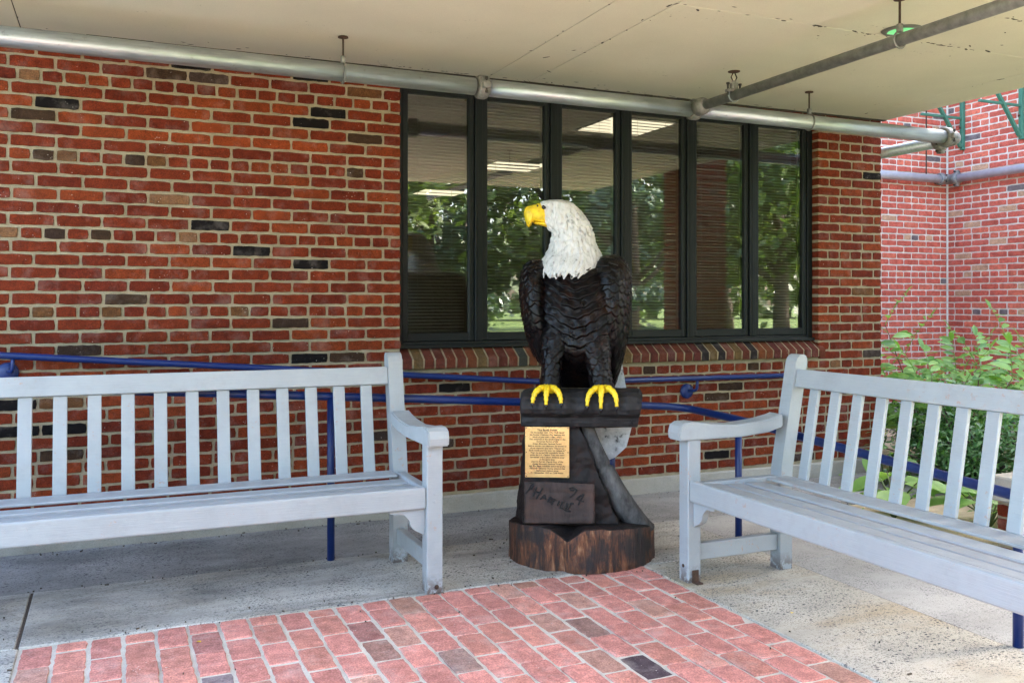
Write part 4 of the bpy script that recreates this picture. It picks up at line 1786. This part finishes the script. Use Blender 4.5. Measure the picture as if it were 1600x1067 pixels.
# perch log: rounded at the top front, flat underneath
PF = [(.04, .842), (-.06, .850), (-.16, .850), (-.235, .846), (-.275, .828), (-.296, .800), (-.300, .772), (-.288, .748), (-.256, .736), (-.238, .724), (-.236, .700), (-.228, .680), (-.17, .672), (-.06, .672), (.05, .674), (.075, .72), (.075, .80)]
PQ = []
for a, b in zip(PF, PF[1:] + PF[:1]):
    for k in range(6):
        PQ.append((a[0] + (b[0] - a[0]) * k / 6, a[1] + (b[1] - a[1]) * k / 6))
bm = B()
rings = []
NX = 110
for i in range(NX + 1):
    t_ = i / NX
    x = -.298 + t_ * .580
    ring = []
    for (py_, pz_) in PQ:
        cy_, cz_ = -.11, .76
        vy, vz = py_ - cy_, pz_ - cz_
        ln = math.hypot(vy, vz)
        k = 1.0
        if t_ < .10:
            k = .80 + .20 * (t_ / .10) ** .5
        if t_ > .985:
            k = .96
        dd = .007 * nz(x * 6, vy * 12, vz * 12) + .005 * abs(nz(x * 3, vy * 30, vz * 40)) + .003 * nz(x * 22, vy * 60, vz * 60)
        if py_ < -.2 and pz_ > .74:
            dd += .008 * math.sin(x * 62 + .6)
        xx = x + (.012 * (vz / .09) if t_ > .93 else 0)
        ring.append((xx, cy_ + vy * k + vy / ln * dd, cz_ + vz * (k if vz > 0 else 1) + vz / ln * dd))
    rings.append(ring)
loft(bm, rings)
bmesh.ops.recalc_face_normals(bm, faces=bm.faces)
obj('perch', bm, M['perch'], EG, True)

# brace log to the right
bm = B()
A_, B_ = Vector((.0, -.10, .72)), Vector((.312, -.06, .13))
C_ = Vector((.105, -.15, .40))
rings = []
ax = (B_ - A_).normalized()
e1 = Vector((0, -1, 0))
e2 = ax.cross(e1).normalized()
NL, NS = 50, 36
for i in range(NL + 1):
    t_ = i / NL
    p = A_ * (1 - t_) ** 2 + C_ * 2 * t_ * (1 - t_) + B_ * t_ ** 2
    r = .040 + .018 * t_ + (.003 if t_ > .42 else -.003)
    r -= .010 * math.exp(-((t_ - .42) / .012) ** 2) + .005 * math.exp(-((t_ - .47) / .010) ** 2)
    ring = []
    for k in range(NS):
        a = 2 * math.pi * k / NS
        dd = .004 * nz(math.cos(a) * 3, math.sin(a) * 3, t_ * 4) + .002 * nz(math.cos(a) * 12, math.sin(a) * 12, t_ * 5)
        ring.append(p + (e1 * math.cos(a) + e2 * math.sin(a)) * (r + dd))
    rings.append(ring)
loft(bm, rings)
bmesh.ops.recalc_face_normals(bm, faces=bm.faces)
obj('brace', bm, M['brace'], EG, True)

# brass plaque with its text
PLY = -.240
pl_w, pl_h = 69.5 / SP, 80 / SP
pc = P3(854.8, 708, 0, SP)
tilt = Matrix.Translation((pc[0], PLY, pc[2])) @ Matrix.Rotation(R(1.5), 4, 'X')
bm = B()
box(bm, -pl_w / 2, pl_w / 2, -.004, .004, -pl_h / 2, pl_h / 2, .001, tilt)
plq = obj('plaque', bm, M['brass'], EG)
LINES = ["The Eagle Inside", "On November 16th, 1994, Rich Hartill", "the Rocker Chainsaw Pro, selected this", "block of pine with a clear vision.", "This occurred at the landing strip in the",
         "Somerset Region of the", "Green Mountain National Forest.", "Before starting his chainsaw, he turned to", "those watching and said, \"There's an", "Eagle inside and I'm going to release it.\"",
         "Then he carved this wonderful Eagle,", "while the U.S. Capitol Tree was being", "harvested only a short distance away", "at the same time.", "District Ranger, Dennis Roy, of the",
         "Green Mountain National Forest,", "felt the Eagle rightfully belonged at the", "Vermont Veterans Home, where it has", "welcomed visitors since", "11 November 1999 at 12:00 hours"]
bm = B()
widths = [.45, .77, .80, .66, .82, .49, .66, .87, .77, .84, .76, .78, .78, .35, .72, .67, .82, .80, .50, .72]
dg = bpy.context.evaluated_depsgraph_get()
step = pl_h * .885 / len(LINES)
for i, ln in enumerate(LINES):
    cu = bpy.data.curves.new('line', 'FONT')
    cu.body = ln
    cu.align_x = 'CENTER'
    cu.size = .0125 if i == 0 else .0105
    cu.resolution_u = 2
    cu.shear = 0 if i == 0 else .25
    cu.offset = .00034 if i else .0005
    to = bpy.data.objects.new('line', cu)
    COL.objects.link(to)
    dg.update()
    me = bpy.data.meshes.new_from_object(to.evaluated_get(dg))
    bpy.data.objects.remove(to)
    xs_ = [v.co.x for v in me.vertices]
    wd = max(xs_) - min(xs_)
    kx = widths[i] * pl_w / wd
    mt = tilt @ Matrix.Translation((0, -.0047, pl_h / 2 - .020 - i * step)) @ Matrix.Rotation(R(90), 4, 'X') @ Matrix.Diagonal((kx, 1, 1, 1))
    me.transform(mt)
    bm.from_mesh(me)
    bpy.data.meshes.remove(me)
obj('plaque_lettering', bm, M['ink'], plq)
for sx in (-1, 1):
    for sz in (-1, 0, 1):
        bm = B()
        lathe(bm, [(.0028, 0), (.0028, .0012), (.0012, .0018)], 10, tilt @ Matrix.Translation((sx * (pl_w / 2 - .006), -.004, sz * (pl_h / 2 - .006))) @ Matrix.Rotation(R(90), 4, 'X'))
        obj('screw', bm, M['bolt'], plq)

# carved signature: strokes in photo pixels of the zoomed panel
strokes = [[(185, 640), (150, 700), (118, 735)], [(150, 640), (185, 632), (198, 655), (180, 682), (158, 680)], [(168, 682), (185, 690)],
           [(228, 668), (195, 758)], [(285, 675), (225, 780)], [(205, 712), (268, 728)], [(300, 738), (262, 785)], [(300, 738), (312, 782)], [(280, 765), (308, 768)],
           [(350, 760), (330, 808)], [(350, 760), (372, 772), (345, 790), (360, 806)], [(388, 785), (368, 828)], [(375, 782), (412, 790)], [(440, 795), (420, 840)],
           [(470, 800), (445, 858), (480, 866)], [(515, 815), (488, 880), (525, 890)], [(545, 812), (515, 880)], [(540, 815), (572, 820)], [(505, 885), (545, 892)],
           [(600, 690), (570, 668), (535, 676), (545, 696), (585, 694), (605, 688)], [(605, 688), (575, 730), (540, 760)], [(640, 740), (595, 775), (665, 800)], [(665, 728), (615, 830)]]
bm = B()


def cp(p):
    px, py = 800 + p[0] / 5.927, 650 + p[1] / 5.927
    s = 326
    z = CAMH - (py - HY) / s
    return ((px - 909) / s, -.2925 + (z - .211) / .2 * .0095, z)


for st_ in strokes:
    tube(bm, [cp(p) for p in st_], .0042, 6)
ob_ = obj('carved_signature', bm, M['carve'], EG)

# ------------------------------------------------------------------ garden to the right
def leafmesh(bm, base, direc, up_, L, W, fold=.25, curl=.25, seg=4, lay=None):
    direc = Vector(direc).normalized()
    side = direc.cross(Vector(up_)).normalized()
    up2 = side.cross(direc).normalized()
    prev = None
    base = Vector(base)
    for i in range(seg + 1):
        t = i / seg
        w = W * math.sin(math.pi * min(1, t * .92 + .06)) ** .8 * .5
        c_ = base + direc * (L * t) - up2 * (curl * L * t * t)
        a = bm.verts.new(c_ - side * w + up2 * (fold * w))
        m_ = bm.verts.new(c_)
        b = bm.verts.new(c_ + side * w + up2 * (fold * w))
        if prev:
            bm.faces.new((prev[0], prev[1], m_, a))
            bm.faces.new((prev[1], prev[2], b, m_))
        prev = (a, m_, b)


def frond_shrub(loc, stems, lab):
    t = thing('frond_shrub', lab, 'shrub', loc, 0, 'leafy garden plants behind the right bench')
    q = random.Random(int(abs(loc[0] * 100)))
    for (ang, lean, H) in stems:
        bm = B()
        P = []
        for i in range(7):
            s = i / 6
            P.append(Vector((math.cos(ang) * lean * s ** 1.4, math.sin(ang) * lean * s ** 1.4, H * s)))
        tube(bm, P, [.010 - .007 * i / 6 for i in range(7)], 7)
        obj('stem', bm, M['stem_red'], t, True)
        nf = q.randint(10, 13)
        for k in range(nf):
            s = .38 + .62 * (k + 1) / nf
            base = Vector((math.cos(ang) * lean * s ** 1.4, math.sin(ang) * lean * s ** 1.4, H * s))
            az = k * 2.4 + q.uniform(-.4, .4)
            el = q.uniform(.25, .65) if k < nf - 1 else 1.15
            L = q.uniform(.36, .55)
            dr = Vector((math.cos(az) * math.cos(el), math.sin(az) * math.cos(el), math.sin(el)))
            bm = B()
            R_ = []
            for i in range(9):
                u = i / 8
                R_.append(base + dr * (L * u) - Vector((0, 0, 1)) * (.30 * L * u * u))
            tube(bm, R_, [.0035 - .002 * i / 8 for i in range(9)], 5)
            nl = 6
            for i in range(1, nl + 1):
                u = i / nl
                p0 = base + dr * (L * u) - Vector((0, 0, 1)) * (.30 * L * u * u)
                tg = (dr - Vector((0, 0, 1)) * (.6 * u)).normalized()
                sd = tg.cross(Vector((0, 0, 1))).normalized()
                sl = .125 * (1 - .25 * u) * q.uniform(.9, 1.15)
                for sgn in (-1, 1):
                    dv = (sd * sgn + tg * .55 + Vector((0, 0, q.uniform(-.15, .15)))).normalized()
                    sl *= q.uniform(.8, 1.2)
                leafmesh(bm, p0, dv, (q.gauss(-.45, .4), q.gauss(-.7, .4), .8), sl, sl * q.uniform(.4, .54), .2, .25, 3)
            leafmesh(bm, R_[-1], dr, (0, 0, 1), .10, .045, .2, .2, 3)
            obj('frond', bm, M['leaf_frond'], t)
    return t


sheet('garden_bed', 3.79, WX - .02, 3.12, WY - .03, -.03, M['soil'], 'pale dry soil of the planting bed beyond the right bench', .1)
sheet('garden_floor', 5.63, WX - .02, -3, 3.115, -.035, M['soil'], 'bare garden soil beside the brick pier', .1)
frond_shrub((6.15, 5.55, -.02), [(2.4, .30, 1.12), (1.2, .35, .85), (4.0, .45, .72), (5.5, .40, .78), (.2, .5, .66)], 'tall light green plant with paired leaflets against the far brick walls')
frond_shrub((6.85, 5.3, -.02), [(0.7, .35, .95), (2.9, .45, .72), (4.6, .3, .80), (5.8, .5, .62)], 'light green frond plant right of the tallest plant, red stalk upright')
frond_shrub((6.55, 4.75, -.02), [(1.0, .3, .70), (5.6, .45, .78), (3.0, .3, .60)], 'light green frond plant at the right edge of the photo')
frond_shrub((5.75, 5.75, -.02), [(2.6, .3, .70), (4.4, .35, .62), (0.5, .25, .58)], 'low light green frond plant beside the brick corner')


def yew(loc, rx, rz, nl, seed, lab):
    t = thing('yew_bush', lab, 'bush', loc, 0, 'leafy garden plants behind the right bench')
    q = random.Random(seed)
    bm = B()
    bw = B()
    for b in range(26):
        az, el = q.uniform(0, 6.28), q.uniform(.15, 1.4)
        L = q.uniform(.6, 1.05)
        tip = Vector((math.cos(az) * math.cos(el) * rx * L, math.sin(az) * math.cos(el) * rx * L, .1 + math.sin(el) * rz * L))
        tube(bw, [(0, 0, 0), tip * .5 + Vector((0, 0, .05)), tip], [.014, .009, .004], 6)
        for k in range(nl // 26):
            s = q.uniform(.3, 1.08)
            p = tip * s + Vector((q.gauss(0, .07), q.gauss(0, .07), q.gauss(0, .05)))
            dv = Vector((math.cos(az) + q.gauss(0, .7), math.sin(az) + q.gauss(0, .7), q.gauss(.15, .5)))
            L2 = q.uniform(.035, .06)
            leafmesh(bm, p, dv, (q.gauss(0, .4), q.gauss(0, .4), 1), L2, L2 * .42, .1, .3, 2)
    obj('branch', bw, M['bark'], t, True)
    o = obj('foliage', bm, M['leaf_yew'], t)
    o['kind'] = 'stuff'


yew((5.55, 4.55, -.03), .62, .66, 5200, 4, 'dark green dense evergreen bush behind the right bench back')
frond_shrub((6.0, 5.0, -.02), [(0.4, .3, .78), (2.2, .35, .7), (3.7, .3, .66), (5.2, .3, .74)], 'bushy light green frond plant between the evergreen and the far walls')
yew((6.05, 5.35, -.03), .50, .55, 3000, 14, 'mid dark evergreen bush deep between the light green fronds')
yew((5.72, 3.95, -.03), .55, .62, 3600, 8, 'second dark evergreen bush, nearer the right edge of the photo')


def burdock(loc, nl, seed, lab, size=.2):
    t = thing('broadleaf_plant', lab, 'plant', loc, 0, 'leafy garden plants behind the right bench')
    q = random.Random(seed)
    for k in range(nl):
        az = k * 2.39 + q.uniform(-.3, .3)
        L = q.uniform(.7, 1.2) * size
        h = q.uniform(.10, .26)
        out = q.uniform(.06, .16)
        base = Vector((math.cos(az) * out, math.sin(az) * out, h))
        bm = B()
        tube(bm, [(0, 0, 0), base * .6 + Vector((0, 0, .03)), base], [.006, .005, .004], 6)
        obj('stalk', bm, M['stem'], t, True)
        bm = B()
        dv = Vector((math.cos(az), math.sin(az), q.uniform(-.15, .4)))
        leafmesh(bm, base, dv, (0, 0, 1), L, L * .85, .2, .35, 7)
        for v in bm.verts:
            v.co.z += .008 * nz(v.co.x * 22, v.co.y * 22, seed)
        obj('leaf', bm, M['leaf_big'], t, True)


burdock((4.35, 4.15, -.03), 11, 1, 'broad leaved plant under the rail, left one behind the bench slats')
burdock((4.62, 3.72, -.03), 12, 2, 'broad leaved plant under the rail, in the middle behind the bench slats', .23)
burdock((4.75, 3.32, -.03), 10, 3, 'broad leaved plant beside the capped planter wall', .22)
burdock((5.0, 4.85, -.03), 9, 6, 'broad leaved plant in front of the brick corner', .17)
# ground cover scatter
bm = B()
q = random.Random(77)
for k in range(1500):
    x, y = q.uniform(3.85, 7.6), q.uniform(3.2, 7.2)
    if nz(x * 1.3, y * 1.3, 5) < -.05:
        continue
    L = q.uniform(.02, .05)
    leafmesh(bm, (x, y, -.03 + q.uniform(0, .05)), (q.gauss(0, 1), q.gauss(0, 1), q.uniform(.1, .8)), (0, 0, 1), L, L * .6, .15, .3, 2)
tag(obj('ground_cover', bm, M['leaf_frond']), 'low scattered weeds on the garden soil', None, None, 'stuff')

# low planter wall with a concrete cap
t = thing('planter_wall', 'low brick planter wall with pale concrete cap at the right edge', 'wall', (0, 0, 0))
bm = B()
box(bm, 3.92, 4.98, 2.84, 3.10, -.15, .33)
obj('core', bm, M['mortar'], t)
bm = B()
box(bm, 3.87, 4.985, 2.80, 3.115, .335, .455, .008)
obj('cap', bm, M['foot_conc'], t)
its = []
for k in range(0, 7):
    its += course_bricks(q, 0, .26, -.12 + CH * k, False, [0, .11][k % 2])
brick_set(t, its, Matrix(((0, 1, 0, 3.914), (-1, 0, 0, 3.10), (0, 0, 1, 0), (0, 0, 0, 1))), 'wall', .0536, .085, (M['brick'], M['brick_field']), 40)
its = []
for k in range(0, 7):
    its += course_bricks(q, 3.92, 4.98, -.12 + CH * k, False, [0, .11][k % 2])
brick_set(t, its, Matrix.Translation((0, 2.834, 0)), 'wall', .0536, .085, (M['brick'], M['brick_field']), 40)

# loose grit, seed husks and twigs swept along the joints
q = random.Random(55)
bm = B()
for k in range(210):
    r_ = q.random()
    if r_ < .3:
        x, y = q.uniform(-.6, 4.8), 5.255 - abs(q.gauss(0, .05))
    elif r_ < .5:
        x, y = q.uniform(-.6, 3.0), RAMPY + q.gauss(0, .02)
    elif r_ < .65:
        x, y = q.uniform(-.3, 2.4), PVY1 + q.gauss(.02, .03)
    elif r_ < .8:
        x, y = 2.19 + .40 * math.cos(k) * q.uniform(.95, 1.15), 4.14 + .40 * math.sin(k) * q.uniform(.95, 1.15)
    else:
        x, y = q.uniform(-.5, 3.0), q.uniform(2.1, 4.5)
    L, az = q.uniform(.003, .009), q.uniform(0, 6.28)
    if q.random() < .12:
        L *= 2.6
    w_ = min(L * .4, .0035)
    mt = Matrix.Translation((x, y, .006)) @ Matrix.Rotation(az, 4, 'Z')
    box(bm, -L / 2, L / 2, -w_ / 2, w_ / 2, -.004, w_ * .6, 0, mt)
tag(obj('debris', bm, M['grit']), 'loose dark grit and twig bits along the concrete joints', None, None, 'stuff')
# a few leaf scraps on the paving
for (x, y, rz, lab) in ((2.56, 2.98, .6, 'tiny orange leaf scrap on the right concrete border'), (.30, 3.62, 1.9, 'tiny yellow leaf scrap on the left paver joints')):
    bm = B()
    leafmesh(bm, (0, 0, .004), (1, .2, .05), (0, 0, 1), .03, .013, .3, .2, 3)
    o = tag(obj('fallen_leaf', bm, M['beak']), lab, 'leaf')
    o.location = (x, y, 0)
    o.rotation_euler = (0, 0, rz)

# ------------------------------------------------------------------ trees on the lawn in front (mirrored in the panes)
def crown_mesh(seed, rx, rz, nl, size, conifer=False):
    q = random.Random(seed)
    bm = B()
    clumps = []
    for i in range(46):
        if conifer:
            h = q.random() ** 1.2
            r = rx * (1 - h) * q.uniform(.5, 1.0) + .1
            az = q.uniform(0, 6.28)
            clumps.append((Vector((math.cos(az) * r, math.sin(az) * r, (h - .5) * 2 * rz)), .5))
        else:
            v_ = Vector((q.gauss(0, 1), q.gauss(0, 1), q.gauss(0, 1))).normalized() * q.uniform(.45, 1.0)
            clumps.append((Vector((v_.x * rx, v_.y * rx, v_.z * rz)), q.uniform(.6, 1.1)))
    for k in range(nl):
        c_, s = q.choice(clumps)
        p = c_ + Vector((q.gauss(0, .45) * s, q.gauss(0, .45) * s, q.gauss(0, .32) * s)) * rx * .42
        nrm_ = Vector((q.gauss(0, 1), q.gauss(0, 1), q.gauss(.6, 1))).normalized()
        tg = nrm_.orthogonal().normalized()
        tg.rotate(Matrix.Rotation(q.uniform(0, 6.28), 3, nrm_))
        bn = nrm_.cross(tg)
        L = size * q.uniform(.6, 1.3)
        a = bm.verts.new(p - tg * L * .5)
        b = bm.verts.new(p + bn * L * .3)
        c2 = bm.verts.new(p + tg * L * .5)
        d2 = bm.verts.new(p - bn * L * .3)
        bm.faces.new((a, b, c2, d2))
    me = bpy.data.meshes.new('crown')
    bm.to_mesh(me)
    bm.free()
    me.materials.append(M['leaf_blue'] if conifer else M['leaf_tree'])
    return me


crowns = [crown_mesh(1, 3.0, 3.4, 7000, .30), crown_mesh(2, 3.6, 3.0, 7000, .32), crown_mesh(3, 2.2, 4.2, 7000, .26, True)]
spots = [(5.5, -13, 0, 1.0, 'tall round tree mirrored in the left panes'), (9.2, -17, 2, 1.1, 'blue green conifer mirrored in the second pane'), (1.0, -16, 1, 1.0, 'broad tree behind the camera on the left lawn'),
         (13.5, -15, 1, 1.15, 'broad tree mirrored in the third pane'), (17.5, -10, 0, 1.0, 'round tree mirrored right of the eagle'), (12.2, -9.5, 2, .8, 'small conifer near the wing mirrored in the fourth pane'),
         (22, -14, 1, 1.3, 'large broad tree mirrored in the rightmost pane'), (26, -24, 0, 1.4, 'large round tree far across the lawn'), (8, -30, 1, 1.4, 'far broad tree across the lawn, left part'),
         (16, -34, 2, 1.5, 'far tall conifer across the lawn'), (-6, -24, 0, 1.3, 'far round tree on the left lawn'), (33, -34, 1, 1.5, 'farthest broad tree on the right lawn')]
for x, y, k, s, lab in spots:
    t = thing('lawn_tree', lab, 'tree', (x, y, -.2), rnd.uniform(0, 6), 'trees standing on the lawn')
    t.scale = (s, s, s)
    bm = B()
    hh = 3.6 if k != 2 else 4.4
    tube(bm, [(0, 0, 0), (.05, .03, 1.2), (.0, .1, 2.6), (.1, .05, hh + 1)], [.30, .22, .18, .08], 12)
    for b in range(6):
        az = b * 1.05
        z = 1.9 + b * .3
        tube(bm, [(0, .05, z), (math.cos(az) * .8, math.sin(az) * .8, z + .6), (math.cos(az) * 1.7, math.sin(az) * 1.7, z + 1.6)], [.10, .07, .03], 7)
    obj('trunk', bm, M['bark'], t, True)
    o = bpy.data.objects.new('crown', crowns[k])
    COL.objects.link(o)
    o.parent = t
    o.location = (0, 0, 4.6 if k != 2 else 4.8)
bm = B()
q = random.Random(9)
for k in range(9000):
    x = q.uniform(-70, 110)
    h = q.random() ** .8 * (7 + 4 * nz(x * .07, 0, 3))
    p = Vector((x, -62 + q.uniform(-4, 4), h))
    L = q.uniform(.7, 1.6)
    nrm_ = Vector((q.gauss(0, .7), 1, q.gauss(.3, .7))).normalized()
    tg = nrm_.orthogonal().normalized()
    tg.rotate(Matrix.Rotation(q.uniform(0, 6.28), 3, nrm_))
    bn = nrm_.cross(tg)
    bm.faces.new([bm.verts.new(p + v_) for v_ in (-tg * L * .6, bn * L * .4, tg * L * .6, -bn * L * .4)])
tag(obj('far_woods', bm, M['leaf_tree']), 'far line of woods across the lawn', None, None, 'stuff')
